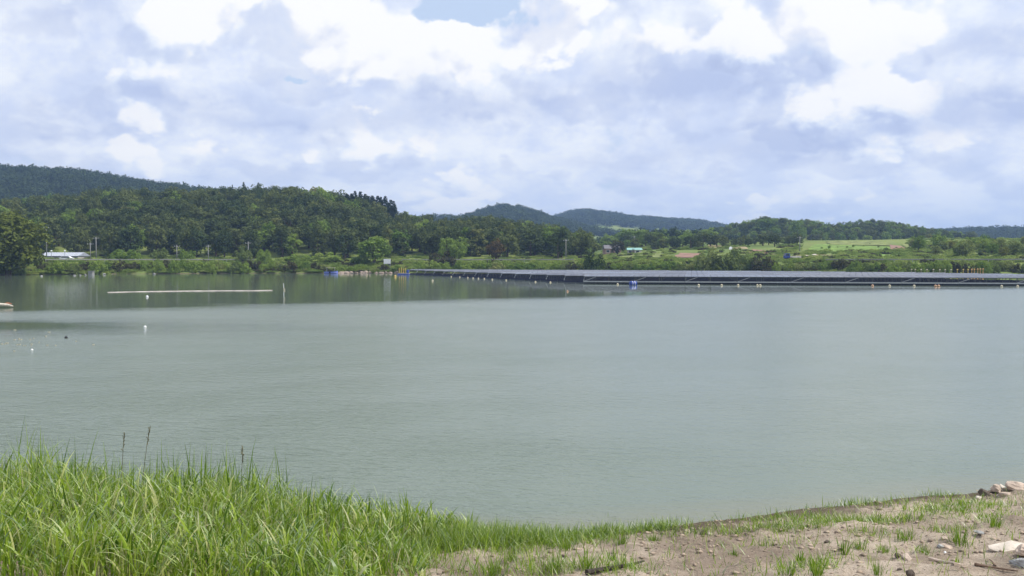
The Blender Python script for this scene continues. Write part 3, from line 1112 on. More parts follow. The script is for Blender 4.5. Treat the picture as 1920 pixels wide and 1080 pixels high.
# --- bushes along the far shore and the road --------------------------------
BUSHES = [  # px, top y, width px, depth, material, label
    (828, 467, 62, 279, L_BROWN, 'large brownish thicket beside the left end of the solar array'),
    (1111, 467, 52, 262, L_DARK, 'dark rounded bush behind the corner of the solar array'),
    (1330, 462, 62, 255, L_WILLOW, 'tall willow bush left in the dark clump behind the solar array'),
    (1385, 462, 78, 252, L_WILLOW, 'broad willow bush in the middle of the clump behind the array'),
    (1432, 472, 60, 249, L_BROWN, 'low willow bush right in the clump behind the array'),
    (1350, 474, 60, 249, L_DARK, 'dark bush low in front of the willow clump'),
    (1558, 457, 20, 460, L_DARK, 'small round dark bush at the top edge of the bright field'),
    (1526, 460, 24, 455, L_DARK, 'dark bush left of the bright field top'),
    (1698, 470, 16, 420, L_DARK, 'small dark bush at the right corner of the bright field'),
    (1714, 468, 20, 418, L_DARK, 'taller dark bush beside the right corner of the bright field'),
    (235, 463, 70, 287, L_BRIGHT, 'light green bush behind the shore road left of the rounded one'),
    (300, 461, 44, 290, L_WILLOW, 'rounded grey-green bush behind the shore road'),
    (352, 464, 40, 288, L_BRIGHT, 'small light bush behind the guardrail near the middle pole'),
    (457, 460, 40, 288, L_WILLOW, 'leafy bush beneath a utility pole behind the road'),
    (495, 463, 34, 288, L_BRIGHT, 'bright bush right of the leafy bush behind the road'),
    (560, 474, 60, 288, L_BRIGHT, 'low light bush behind the road left of the blue boat'),
    (612, 470, 62, 288, L_BRIGHT, 'rounded light green bush behind the road above the blue boat'),
    (676, 474, 40, 287, L_BRIGHT, 'low bush at the foot of the lone round tree'),
]
for px, topy, wpx, Y, lm, lab in BUSHES:
    x = (px - 960) / F * Y
    z = float(terr(x, Y))
    hgt = CAMH + (HZ - topy) / F * Y - z + 0.2
    put_bush((x, Y, z), wpx / 2 / F * Y, max(hgt, 1.2), shaded(BUSH, lm)[px % 4], lab)

# the unbroken row of shoreline bushes
px = 78.0
row_bushes = []
while px < 1960:
    u = (px - 960) / F
    Y = 262.0
    for _ in range(8):
        Y = float(far_shore_s(u * Y)) + random.uniform(0.6, 6)
    w_ = random.uniform(17, 36)
    gap = 590 < px < 790
    topy = random.uniform(482, 492) if not gap else random.uniform(492, 501)
    x = u * Y
    z = float(terr(x, Y))
    hgt = CAMH + (HZ - topy) / F * Y - z
    lm = random.choice([L_BRIGHT, L_BRIGHT, L_WILLOW, L_BRIGHT, L_BROWN]) if px < 1050 else random.choice([L_BRIGHT, L_WILLOW, L_WILLOW, L_BROWN, L_BRIGHT])
    left = px < 600
    mid = 600 <= px < 1050
    o = put_bush((x, Y, z), w_ / 2 / F * Y * 1.15, max(1.0, hgt), shaded(BUSH, lm)[random.randrange(4)], 'bush',
                 'far left shoreline bushes' if left else 'bushes on the middle far shore' if mid else 'bushes on the shore behind the array')
    row_bushes.append((px, o))
    px += w_ * (0.62 if not gap else 0.9)

MARKS = [(0, 'the big dark tree'), (168, 'the concrete outlet block'), (300, 'the rounded grey-green bush'), (457, 'the leafy bush under the pole'), (620, 'the blue boat'), (726, 'the notice board'),
         (828, 'the brownish thicket'), (950, 'the reddish tree'), (1111, 'the dark rounded bush'), (1187, 'the blue drum'), (1350, 'the willow clump'), (1485, 'the blue truck'), (1636, 'the orange buoy'), (1754, 'the orange buoy pair'), (1843, 'the marker posts')]
for px_, lab in count_from(MARKS, [q[0] for q in row_bushes], 'green bush', 'along the far shoreline').items():
    [q[1] for q in row_bushes if q[0] == px_][0]['label'] = lab

# low rank growth covering the embankment and the meadows
cov = []
r = np.random.default_rng(77)
while len(cov) < 5200:
    u = r.uniform(-200, 2200, 4000)
    yy = r.uniform(228, 470, 4000) if len(cov) < 2600 else r.uniform(228, 310, 4000)
    x = (u - 960) / F * yy
    d = yy - far_shore_s(x)
    b = base_z(x, yy)
    ok = (d > 1.0) & ((d < 17) | (d > 26)) & (terr(x, yy) < b + 2.5)
    field = (u > 1500) & (u < 1705) & (yy > 310) | (u > 1262) & (u < 1312) & (yy > 300) & (yy < 360) | (u > 1400) & (u < 1462) & (yy > 330)
    ok &= ~field
    ok &= (r.random(4000) < np.where(d < 17, 0.9, 0.35))
    cov += list(np.stack([x, yy, terr(x, yy)], -1)[ok][:900])
cov = np.array(cov[:5200])
fsrc = []
for k, (px, py, lm, lab) in enumerate(((1640, 498, L_SCRUB, 'low spreading thicket on the bank behind the array, left'), (1700, 497, L_SCRUB, 'low bright thicket on the bank behind the array, centre'),
                                       (1800, 498, L_BROWN, 'low brownish thicket on the bank behind the array, right'))):
    P = hit(px, py)
    o = put_bush(P, 2.4, 1.3, shaded(FLAT, lm)[k], lab, None, 0.6, 'low_thicket')
    fsrc.append(o)
n = len(cov)
rad = r.uniform(0.9, 2.4, n)
cov[:, 2] -= 0.1
scatter_object('ground_cover', cov, np.stack([rad, rad, r.uniform(0.9, 2.6, n)], -1), r.uniform(0, 6.28, n), r.choice(3, n, p=[0.35, 0.5, 0.15]), fsrc,
               'rank weeds and scrub covering the far bank and meadows', 'scrub')

# ================================================================== THINGS ON THE FAR SIDE
M_WHITE = mat('white_paint', (0.74, 0.75, 0.76), 0.5, 0.04)
M_STEEL = mat('galvanised_steel', (0.42, 0.44, 0.45), 0.45, 0.08, 3, 0.6)
M_DULL = mat('dull_steel', (0.16, 0.17, 0.17), 0.6, 0.1, 3, 0.3)
M_POLE = mat('pole_concrete', (0.26, 0.26, 0.25), 0.9, 0.1)
M_CONC = mat('concrete', (0.42, 0.41, 0.39), 0.9, 0.1)
M_BLUE = mat('blue_plastic', (0.035, 0.07, 0.30), 0.4, 0.08)
M_NAVY = mat('dark_blue_plastic', (0.012, 0.015, 0.045), 0.5, 0.1)
M_BLACK = mat('black_rubber', (0.02, 0.02, 0.022), 0.6, 0.1)
M_YELLOW = mat('yellow_plastic', (0.58, 0.42, 0.12), 0.5, 0.08)
M_ORANGE = mat('orange_plastic', (0.66, 0.38, 0.16), 0.5, 0.08)
M_FADED = mat('faded_orange', (0.48, 0.30, 0.19), 0.6, 0.1)
M_CREAM = mat('faded_float', (0.52, 0.47, 0.34), 0.6, 0.08)
M_GLASS = mat('dark_glass', (0.02, 0.025, 0.03), 0.15, 0.02, spec=0.6)
M_ROOFW = mat('pale_roof', (0.36, 0.39, 0.46), 0.5, 0.08, 1)
M_TEAL = mat('turquoise_roof', (0.24, 0.44, 0.40), 0.5, 0.06)
M_WALL = mat('plaster', (0.58, 0.54, 0.50), 0.9, 0.08)
M_PINK = mat('pink_brick', (0.42, 0.27, 0.25), 0.9, 0.12, 5)
M_TILE = mat('grey_tile', (0.16, 0.155, 0.165), 0.8, 0.15, 5)
M_WOOD = mat('weathered_wood', (0.20, 0.165, 0.13), 0.9, 0.2, 6)
M_CARGO = mat('pale_sack', (0.60, 0.55, 0.50), 0.85, 0.12, 3)


def guardrail(x0, x1, off, label, step=4.0):
    xs_ = np.arange(x0, x1, step)
    yy = far_shore_s(xs_) + off
    zz = terr(xs_, yy) + 0.25
    e = empty('guardrail', (xs_[0], yy[0], zz[0]))
    tag(e, label, 'guardrail')
    o = np.array((xs_[0], yy[0], zz[0]))
    P = np.stack([xs_, yy, zz], -1) - o
    b = MB()
    for i in range(len(P) - 1):
        p, q = P[i], P[i + 1]
        prof = ((0, 0.40), (-0.06, 0.46), (0, 0.55), (-0.06, 0.64), (0, 0.72))
        vs = [(p[0], p[1] + a, p[2] + z) for a, z in prof] + [(q[0], q[1] + a, q[2] + z) for a, z in prof]
        b.add(vs, [(k, k + 1, k + 6, k + 5) for k in range(4)])
    b.build('rail', M_POLE, e)
    post = MB().box(0, 0.08, 0.3, 0.11, 0.11, 0.9).mesh('post')
    for p in P:
        q = link('post', post, M_STEEL, e)
        q.location = tuple(p)
    return e


guardrail(-140, -80, 18.0, 'steel guardrail along the shore road on the far left')
guardrail(-36, 22, 18.0, 'steel guardrail along the road above the left end of the solar array')
guardrail(88, 150, 18.0, 'steel guardrail along the road at the far right')


def utility_pole(px, topy, Y, label, lamp=False, arms=1):
    x = (px - 960) / F * Y
    z = float(terr(x, Y))
    h = CAMH + (HZ - topy) / F * Y - z
    e = empty('utility_pole', (x, Y, z - 0.3), random.uniform(-0.5, 0.5))
    tag(e, label, 'utility pole')
    MB().tube([(0, 0, 0), (0, 0, h + 0.3)], [0.17, 0.10], 8).build('pole', M_POLE, e, True)
    for k in range(arms):
        a = MB().box(0, 0.1, h - 0.3 - 0.7 * k, 1.7, 0.08, 0.09).build('crossarm', M_DULL, e)
        for q in (-0.85, -0.3, 0.3, 0.85):
            MB().lathe([(0.05, 0), (0.08, 0.08), (0.04, 0.2)], 6, (q, 0.1, h - 0.24 - 0.7 * k)).build('insulator', M_WHITE, a)
    return e


for a in ((88, 424, 292, 'tallest utility pole in front of the long white building'),
          (170, 455, 296, 'short utility pole right of the white building'),
          (181, 444, 297, 'taller utility pole of the close pair right of the white building'),
          (332, 459, 293, 'utility pole between the rounded bush and the small light bush'),
          (391, 459, 294, 'utility pole behind the guardrail before the left hill'),
          (466, 453, 294, 'utility pole over the leafy bush behind the road'),
          (1061, 448, 300, 'utility pole at the right end of the left wood'),
          (1189, 442, 430, 'utility pole over the small turquoise roof'),
          (1402, 446, 440, 'utility pole before the left part of the right hill'),
          (1455, 448, 430, 'utility pole left of the bright green field'),
          (1499, 443, 320, 'tall utility pole beside the blue truck')):
    utility_pole(*a)


def street_lamp(px, topy, Y, label):
    x = (px - 960) / F * Y
    z = float(terr(x, Y))
    h = CAMH + (HZ - topy) / F * Y - z
    e = empty('street_lamp', (x, Y, z - 0.2))
    tag(e, label, 'street lamp')
    MB().tube([(0, 0, 0), (0, 0, h)], [0.09, 0.06], 6).build('pole', M_STEEL, e)
    MB().lathe([(0.05, 0), (0.26, 0.12), (0.30, 0.3), (0.2, 0.5), (0.05, 0.56)], 8, (0, 0, h)).build('lamp_head', M_WHITE, e, True)


street_lamp(97, 471, 283, 'white globe lamp left above the roof of the long white building')
street_lamp(122, 471, 283, 'white globe lamp right above the roof of the long white building')


def white_building():
    Y = 297.0
    x0, x1 = [(p - 960) / F * Y for p in (76, 147)]
    z0 = float(terr((x0 + x1) / 2, Y))
    w = x1 - x0
    ztop = CAMH + (HZ - 473) / F * Y
    h = ztop - z0
    e = empty('long_building', ((x0 + x1) / 2, Y, z0 - 0.4))
    tag(e, 'long low white building with pale roof beside the tree on the left shore', 'building')
    wall = MB().box(0, 4, (h * 0.55 + 0.4) / 2, w, 8, h * 0.55 + 0.4).build('wall', M_WALL, e)
    hb = h * 0.55 + 0.4
    rf = MB().add([(-w / 2 - .3, -0.5, hb), (w / 2 + .3, -0.5, hb), (w / 2 + .3, 8.5, hb), (-w / 2 - .3, 8.5, hb), (-w / 2 - .3, 4, h + 0.4), (w / 2 + .3, 4, h + 0.4)],
                  [(0, 1, 5, 4), (2, 3, 4, 5), (0, 4, 3), (1, 2, 5), (3, 2, 1, 0)]).build('roof', M_ROOFW, e)
    for k in range(14):
        q = -w / 2 + (k + 0.5) * w / 14
        MB().box(0, 0, 0, 0.06, 4.6, 0.06).build('roof_seam', M_WHITE, rf).matrix_local = \
            __import__('mathutils').Matrix.Translation((q, 1.75, (hb + h + 0.4) / 2 + 0.05)) @ __import__('mathutils').Matrix.Rotation(math.atan2(h + 0.4 - hb, 4.5), 4, 'X')
    for k in range(6):
        q = -w / 2 + (k + 0.5) * w / 6
        f = MB().box(q, -0.02, hb * 0.62, 1.3, 0.08, 0.7).build('window', M_STEEL, wall)
        MB().box(q, -0.07, hb * 0.62, 1.15, 0.03, 0.56).build('pane', M_GLASS, e)
    MB().box(0, -0.03, hb - 0.18, w, 0.05, 0.22).build('fascia', M_NAVY, e)


white_building()


def parked_van(px, py, label):
    P = hit(px, py)
    e = empty('parked_car', P, 0.05)
    tag(e, label, 'car')
    b = MB()
    pr = [(-2.1, .3), (2.1, .3), (2.15, .8), (1.35, .95), (0.75, 1.45), (-1.2, 1.5), (-2.0, 1.0), (-2.15, .8)]
    n_ = len(pr)
    b.add([(x, -0.8, z) for x, z in pr] + [(x, 0.8, z) for x, z in pr], [tuple(range(n_)), tuple(range(2 * n_ - 1, n_ - 1, -1))] + [(k, (k + 1) % n_ + 0, (k + 1) % n_ + n_, k + n_)[::-1] for k in range(n_)])
    b.build('body', M_WHITE, e)
    MB().add([(1.2, -0.82, .98), (0.68, -0.82, 1.38), (-1.1, -0.82, 1.42), (-1.7, -0.82, 1.02)], [(0, 1, 2, 3)]).build('side_window', M_GLASS, e)
    for x in (-1.3, 1.3):
        for y in (-0.78, 0.78):
            MB().tube([(x, y - 0.1, .32), (x, y + 0.1, .32)], 0.32, 10).build('wheel', M_BLACK, e)


parked_van(126, 489, 'small white car parked below the long white building')


def sign_box(px, py, wpx, hpx, Y):
    x = (px - 960) / F * Y
    z = float(terr(x, Y))
    w, h = wpx / F * Y, hpx / F * Y
    zc = CAMH + (HZ - py) / F * Y
    e = empty('notice_board', (x, Y, z - 0.2))
    tag(e, 'blank pale notice board standing on the bank below the lone tree', 'notice board')
    MB().box(0, 0, zc - z + 0.2, w, 0.12, h).build('board', M_WHITE, e)
    for s in (-1, 1):
        MB().box(s * w * 0.42, 0.12, (zc - z + 0.2) / 2, 0.1, 0.1, zc - z + 0.2).build('post', M_STEEL, e)


sign_box(726, 490, 13, 9, 275)


def farmhouse(px, py, w, d, h, roof, wall, label, rz=0.1, name='farmhouse'):
    P = hit(px, py)
    e = empty(name, (P[0], P[1], P[2] - 0.3), rz)
    tag(e, label, 'house')
    wl = MB().box(0, 0, h / 2, w, d, h).build('wall', wall, e)
    rh = 0.28 * d
    MB().add([(-w / 2 - .5, -d / 2 - .5, h), (w / 2 + .5, -d / 2 - .5, h), (w / 2 + .5, d / 2 + .5, h), (-w / 2 - .5, d / 2 + .5, h), (-w / 2 - .3, 0, h + rh), (w / 2 + .3, 0, h + rh)],
             [(0, 1, 5, 4), (2, 3, 4, 5), (0, 4, 3), (1, 2, 5), (3, 2, 1, 0)]).build('roof', roof, e)
    MB().box(-w * 0.1, -d / 2 - 0.03, 1.1, 1.0, 0.08, 2.1).build('door', M_WOOD, e)
    for q in (-0.34, 0.22):
        f = MB().box(w * q, -d / 2 - 0.03, h * 0.6, 1.5, 0.08, 1.1).build('window', M_WHITE, e)
        MB().box(w * q, -d / 2 - 0.08, h * 0.6, 1.3, 0.04, 0.9).build('pane', M_GLASS, f)


farmhouse(1147, 477, 7, 6, 2.8, M_TILE, M_PINK, 'small pinkish farmhouse with grey roof among trees in the middle distance')
farmhouse(1189, 475, 5.5, 3.2, 1.7, M_TEAL, M_WALL, 'low shed with a turquoise roof right of the pinkish farmhouse', 0.0, 'farm_shed')
farmhouse(1133, 466, 4, 4, 2.2, M_ROOFW, M_WALL, 'tiny pale-roofed hut above the pinkish farmhouse', 0.2, 'farm_hut')
P = hit(1140, 478)
put_tree('broadleaf_tree', hit(1158, 478), 3.6, 6.5, shaded(ROUND, L_BROWN)[1], 'brownish tree hiding the right side of the pinkish farmhouse', 'tree')
put_tree('broadleaf_tree', hit(1180, 459), 9, 9, shaded(ROUND, L_BRIGHT)[2], 'light green tree mound behind the turquoise-roofed shed', 'tree')
put_tree('broadleaf_tree', hit(1205, 459), 9, 8, shaded(ROUND, L_BRIGHT)[4], 'light green tree right of the mound behind the turquoise shed', 'tree')

# scattered hedgerow trees and orchard rows on the slope
HEDGE = []
for k in range(46):
    px = random.uniform(1075, 1320)
    HEDGE.append((px, random.uniform(459, 468), random.uniform(1.8, 3.8), L_HILL if random.random() < .5 else L_BRIGHT, 'hedgerow tree in the valley below the blue ridge', 'valley hedgerow trees'))
for k in range(34):
    px = random.uniform(1705, 1930)
    HEDGE.append((px, random.uniform(466, 484), random.uniform(1.4, 3.0), random.choice([L_WILLOW, L_YELLOW, L_BRIGHT, L_BRIGHT]), 'small orchard tree on the slope at the right', 'orchard trees on the right slope'))
for k in range(16):
    px = 1330 + 11 * k + random.uniform(-4, 4)
    HEDGE.append((px, random.uniform(459, 464), random.uniform(1.6, 3.2), L_HILL, 'small tree in the hedge at the foot of the right hill', 'hedge trees below the right hill'))
HM = {'valley hedgerow trees': ([(0, 'the left hill wood'), (1133, 'the tiny hut'), (1147, 'the pinkish farmhouse'), (1189, 'the turquoise shed'), (1240, 'the turquoise shed and its tree mound'), (1268, 'the tilled pink field')], 'small hedgerow tree', 'in the valley'),
      'orchard trees on the right slope': ([(0, 'the bright field'), (1742, 'the small yellow tree'), (1800, 'the yellow marker posts'), (1850, 'the last marker post')], 'orchard tree', 'on the right slope'),
      'hedge trees below the right hill': ([(0, 'the blue ridge end'), (1402, 'the pole before the right hill'), (1455, 'the pole by the bright field')], 'hedge tree', 'on the slope')}
HL = {}
for grp, (mk, kd, wh) in HM.items():
    HL.update({(grp, k): v for k, v in count_from(mk, [q[0] for q in HEDGE if q[5] == grp], kd, wh).items()})
for k in range(10):
    px = 1540 + 15.5 * k + random.uniform(-3, 3)
    HEDGE.append((px, 464.5 + 2.5 * math.sin(k * 0.9) + random.uniform(-.6, .6) if k % 2 else random.uniform(456, 474), random.uniform(0.4, 1.2), random.choice([L_BRIGHT, L_HILL, L_WILLOW]), '', 'field shrubs'))
HL.update({('field shrubs', k): v for k, v in count_from([(0, 'the tall pole by the truck')], [q[0] for q in HEDGE if q[5] == 'field shrubs'], 'shrub', 'on the bright field').items()})
for px, py, rad, lm, lab, grp in HEDGE:
    lab = HL[(grp, px)]
    P = hit(px, py)
    if P[1] > 900:
        continue
    put_tree('small_tree', P, rad, rad * 1.9, shaded(ROUND, lm)[random.randrange(5)], lab, 'tree', grp)


def truck(px, py):
    P = hit(px, py)
    e = empty('small_truck', P, 0.12)
    tag(e, 'small blue truck with a pale flat bed on the road behind the array', 'truck')
    pr = [(-2.5, .5), (-1.0, .5), (-1.0, 1.95), (-2.15, 1.95), (-2.5, 1.2)]
    n_ = len(pr)
    MB().add([(x, -0.8, z) for x, z in pr] + [(x, 0.8, z) for x, z in pr],
             [tuple(range(n_)), tuple(range(2 * n_ - 1, n_ - 1, -1))] + [(k + n_, (k + 1) % n_ + n_, (k + 1) % n_, k) for k in range(n_)]).build('cab', M_BLUE, e)
    MB().add([(-1.25, -0.815, 1.25), (-1.25, -0.815, 1.8), (-2.05, -0.815, 1.8), (-2.3, -0.815, 1.25)], [(0, 1, 2, 3)]).build('side_window', M_GLASS, e)
    MB().add([(-2.5, -0.7, 1.24), (-2.5, 0.7, 1.24), (-2.2, 0.7, 1.88), (-2.2, -0.7, 1.88)], [(0, 1, 2, 3)]).build('windscreen', M_GLASS, e).location = (-0.02, 0, 0)
    bed = MB().box(0.85, 0, 0.72, 3.5, 1.65, 0.16).build('cargo_bed', M_CARGO, e)
    for sy in (-0.8, 0.8):
        MB().box(0.85, sy, 0.98, 3.5, 0.05, 0.36).build('side_board', M_CARGO, bed)
    MB().box(2.58, 0, 0.98, 0.05, 1.6, 0.36).build('tail_board', M_CARGO, bed)
    for x in (-1.8, 1.6):
        for sy in (-0.72, 0.72):
            wh = MB().tube([(x, sy - 0.12, .36), (x, sy + 0.12, .36)], 0.36, 12).build('wheel', M_BLACK, e)


truck(1485, 487)


def blob_mesh(name, seed, sx, sy, sz, n=10, m=7, rough=0.25, flat=0.5):
    """an irregular stone: a lumpy closed hull with facets"""
    r = np.random.default_rng(seed)
    dirs = r.normal(size=(11, 3))
    dirs /= np.linalg.norm(dirs, axis=1, keepdims=True)
    cut = r.uniform(0.5, 0.85, 11)
    vs, fs = [], []
    for i in range(m + 1):
        ph = math.pi * i / m
        for k in range(n):
            t = 2 * math.pi * k / n
            d = np.array((math.sin(ph) * math.cos(t), math.sin(ph) * math.sin(t), math.cos(ph)))
            q = 1.0
            for dd, c in zip(dirs, cut):
                pr = d @ dd
                if pr > c:
                    q = min(q, c / pr)
            q *= 1 + rough * 0.5 * (hash2(np.array(i * 7 + seed), np.array(k if 0 < i < m else 0), seed) - 0.5)
            vs.append((d[0] * q * sx, d[1] * q * sy, max(d[2] * q, -flat) * sz))
    for i in range(m):
        for k in range(n):
            k2 = (k + 1) % n
            fs.append((i * n + k, i * n + n + k, i * n + n + k2, i * n + k2))
    me = MB().add(vs, fs).mesh(name)
    return me


for k in range(4):
    P = hit(1506 + 7 * k, 484 - 1.4 * k)
    o = link('sack_pile', blob_mesh('sack', 300 + k, 1.0, 0.6, 0.5), M_CARGO)
    o.location = (P[0], P[1], P[2] + 0.2)
    tag(o, 'pale filled sack in the row beside the blue truck', 'sack', 'sacks beside the truck')
    o.name = 'sack'
P = hit(1370, 468)
e = empty('white_tarpaulin', P, 0.0, 0.55)
tag(e, 'small white tarpaulin propped up above the willow clump', 'tarpaulin')
MB().add([(-1.3, 0, 0), (1.0, 0, 0.1), (1.4, 0.4, 1.6), (0.2, 0.6, 2.3), (-0.9, 0.4, 1.7), (0, 1.2, 0)], [(0, 1, 2, 3, 4), (0, 4, 5), (4, 3, 5), (3, 2, 5), (2, 1, 5)]).build('sheet', M_WHITE, e)
MB().tube([(0.2, 0.62, 0), (0.2, 0.62, 2.4)], 0.05, 6).build('prop', M_WOOD, e)

# ---------------------------------------------------------------- the floating solar array
E1 = np.array((0.982, -0.189))
E2 = np.array((0.189, 0.982))
C0 = np.array((12.4, 153.5))
LOW, TILT, DEP, BAY, PITCHR = 1.18, R(4.2), 3.7, 8.6, 6.2
BACK = np.array([(-60, 272), (-29, 257), (20, 233), (62, 210), (85, 188), (97, 164), (112, 120)])


def solar_panel_material():
    m = bpy.data.materials.new('solar_glass')
    m.use_nodes = True
    nt = m.node_tree
    g = NG(nt)
    b = nt.nodes['Principled BSDF']
    tc = g.node('ShaderNodeTexCoord')
    oi = g.node('ShaderNodeObjectInfo')
    n = g.noise(tc.outputs['Object'], 0.9, 4, 0.6)
    c = g.mix(g.rng_(n, 0.35, 0.65), (0.030, 0.036, 0.062), (0.085, 0.090, 0.110))
    nt.links.new(c, b.inputs['Base Color'])
    nt.links.new(g.m('ADD', 0.2, g.m('MULTIPLY', oi.outputs['Random'], 0.22)), b.inputs['Roughness'])
    b.inputs['IOR'].default_value = 1.5
    return m


M_PANEL = solar_panel_material()
arr = empty('floating_solar_array', (C0[0], C0[1], 0.0), math.atan2(E1[1], E1[0]))
tag(arr, 'long floating solar array of low tilted grey-blue panels on dark pontoons', 'solar array')
# one table of eight panels: separate framed modules with open joints
ct, st = math.cos(TILT), math.sin(TILT)
tb, fr = MB(), MB()
for k in range(8):
    for j in range(2):
        x0, x1 = k * BAY / 8 + 0.03, (k + 1) * BAY / 8 - 0.03
        a0, a1 = j * DEP / 2 + 0.03, (j + 1) * DEP / 2 - 0.03
        vs = [(x, a * ct, LOW + a * st + dz) for dz in (0, 0.045) for x, a in ((x0, a0), (x1, a0), (x1, a1), (x0, a1))]
        tb.add(vs, [(3, 2, 1, 0), (4, 5, 6, 7), (0, 1, 5, 4), (1, 2, 6, 5), (2, 3, 7, 6), (3, 0, 4, 7)])
table_me = tb.mesh('panel_table')
sup = MB()
for a in (0.25, DEP - 0.25):
    sup.box(BAY / 2, a * ct, LOW + a * st - 0.06, BAY - 0.02, 0.07, 0.09)
    for x in (0.1, BAY / 2):
        sup.box(x, a * ct, (LOW + a * st - 0.1 + 0.3) / 2, 0.07, 0.07, LOW + a * st - 0.1 - 0.3)
sup_me = sup.mesh('support_frame')
brace_me = MB().tube([(0.15, 0.1, 0.42), (2.1, 0.12, LOW - 0.05)], 0.055, 5).mesh('brace')
side_me = MB().tube([(-0.05, 0.15, 0.42), (-0.05, DEP - 0.5, LOW + 0.2)], 0.06, 5).mesh('end_brace')
# pontoon: two long floats and a grated walkway
po = MB()
for x in (0.9, BAY / 2, BAY - 0.9):
    po.box(x, DEP / 2 - 0.1, 0.22, 0.14, DEP, 0.12)
for a in (0.2, DEP - 0.4):
    for k in range(4):
        x = (k + 0.5) * BAY / 4
        po.add(*(lambda q: (q.v, q.f))(MB().box(x, a, 0.13, BAY / 4 + 0.02, 0.62, 0.38, 0.92)))
pont_me = po.mesh('pontoon')
walk_me = MB().box(BAY / 2, -0.35, 0.40, BAY - 0.04, 0.6, 0.06).box(BAY / 2, -0.62, 0.30, BAY - 0.04, 0.05, 0.12).mesh('walkway')


def arr_loc(p):
    d = np.array(p) - C0
    return d @ E1, d @ E2


inv = lambda a, b: C0 + E1 * a + E2 * b
LEFT = [arr_loc(p) for p in ((12.4, 153.5), (-32, 256))]
nrow = 17
for rI in range(nrow):
    b0 = rI * PITCHR
    # left end of the row recedes with the slanting edge
    a_left = np.interp(b0, [LEFT[0][1], LEFT[1][1]], [LEFT[0][0], LEFT[1][0]])
    a = a_left
    first = True
    while True:
        p = inv(a + BAY * 0.5, b0 + DEP)
        if p[1] > np.interp(p[0], BACK[:, 0], BACK[:, 1]) or a > 96:
            break
        for nm, me, m in (('panel_table', table_me, M_PANEL), ('support_frame', sup_me, M_DULL), ('pontoon', pont_me, M_NAVY)):
            o = link(nm, me, m, arr)
            o.location = (a, b0, 0)
        if rI == 0:
            o = link('brace', brace_me, M_STEEL, arr); o.location = (a, b0, 0)
            o = link('walkway', walk_me, M_STEEL, arr); o.location = (a, b0, 0)
        if first:
            o = link('end_brace', side_me, M_STEEL, arr); o.location = (a, b0, 0)
            first = False
        a += BAY

# buoys along the array
buoy_me = MB().lathe([(0.04, -0.18), (0.24, -0.12), (0.34, 0.05), (0.33, 0.2), (0.2, 0.36), (0.06, 0.42), (0.05, 0.52), (0.01, 0.53)], 12).mesh('buoy', True)


def buoy(px, py, s, m, label, group=None):
    P = onwater(px, py)
    o = link('buoy', with_mat(buoy_me, m))
    o.location = tuple(P)
    o.scale = (s, s, s)
    tag(o, label, 'buoy', group)


for px, py in ((846, 519), (862, 520), (877, 521), (887, 522), (897, 522.5), (908, 523), (923, 524.5), (949, 526), (1004, 529), (1032, 530)):
    buoy(px, py, 0.5, M_CREAM, 'pale buoy in the line along the receding left edge of the array', 'buoys along the receding left edge of the array')
for px, py in ((1158, 534), (1310, 535.5), (1353, 535.5), (1384, 535.5), (1420, 535.8), (1425.5, 535.8), (1668, 536.5), (1714, 536.8), (1878, 537.5), (1908, 537.5)):
    buoy(px, py, 0.56, M_CREAM, 'pale yellowish buoy floating along the front edge of the array', 'buoys along the front edge of the array')
for px, py, lab in ((1636, 536.5, 'orange buoy left of two on the front edge of the array'), (1754, 537, 'orange buoy, left of the close pair at the array front'), (1760, 537, 'orange buoy, right of the close pair at the array front')):
    buoy(px, py, 0.62, M_FADED, lab)
buoy(741, 519, 0.9, M_YELLOW, 'yellow buoy floating off the left end of the array')
buoy(811, 527, 0.6, M_CREAM, 'small pale float on the thin line left of the array')
buoy(276, 557, 0.42, M_WHITE, 'small white buoy in front of the silt bar')
buoy(272, 614, 0.26, M_WHITE, 'small white float drifting nearest on the calm left water')
buoy(124, 634, 0.24, M_BLACK, 'small black float on the calm left water')
buoy(60, 657, 0.16, M_WHITE, 'tiny white float near the left edge of the water')
buoy(1064, 547, 0.4, M_FADED, 'faded orange float drifting before the array corner')

P = onwater(1187, 534.5)
e = empty('blue_drum', P, 0.3)
tag(e, 'bright blue drum float tied to the front edge of the array', 'drum')
MB().tube([(-0.55, 0, 0.22), (-0.5, 0, 0.22), (0.5, 0, 0.22), (0.55, 0, 0.22)], [0.38, 0.42, 0.42, 0.38], 14).build('barrel', M_BLUE, e, True)
for x in (-0.2, 0.2):
    MB().tube([(x - 0.03, 0, 0.22), (x + 0.03, 0, 0.22)], 0.445, 14).build('hoop', M_WHITE, e)

# yellow marker posts behind the array at the right
post_me = MB().lathe([(0.2, 0), (0.2, 0.25), (0.09, 0.3), (0.085, 2.3), (0.13, 2.32), (0.13, 2.55), (0.02, 2.6)], 8).mesh('marker_post', True)
for k, px in enumerate((1709, 1716, 1727, 1738, 1750, 1762, 1772, 1783, 1795, 1806, 1815, 1822, 1827, 1833, 1838, 1843)):
    u = (px - 960) / F
    Y = 185.0
    for _ in range(12):
        Y = float(np.interp(u * Y, BACK[:, 0], BACK[:, 1])) + 2.5
    o = link('marker_post', with_mat(post_me, M_CREAM if k < 8 else M_YELLOW if k < 11 else M_ORANGE))
    o.location = (u * Y, Y, -0.25)
    o.scale = (1.2, 1.2, 0.93)
    tag(o, 'cream marker post in the row behind the array at right' if k < 8 else 'yellow marker post in the row behind the array at right' if k < 11 else 'orange marker post bunched at the right end of the row behind the array',
        'marker post', 'cream marker posts' if k < 8 else 'yellow marker posts' if k < 11 else 'orange marker posts')

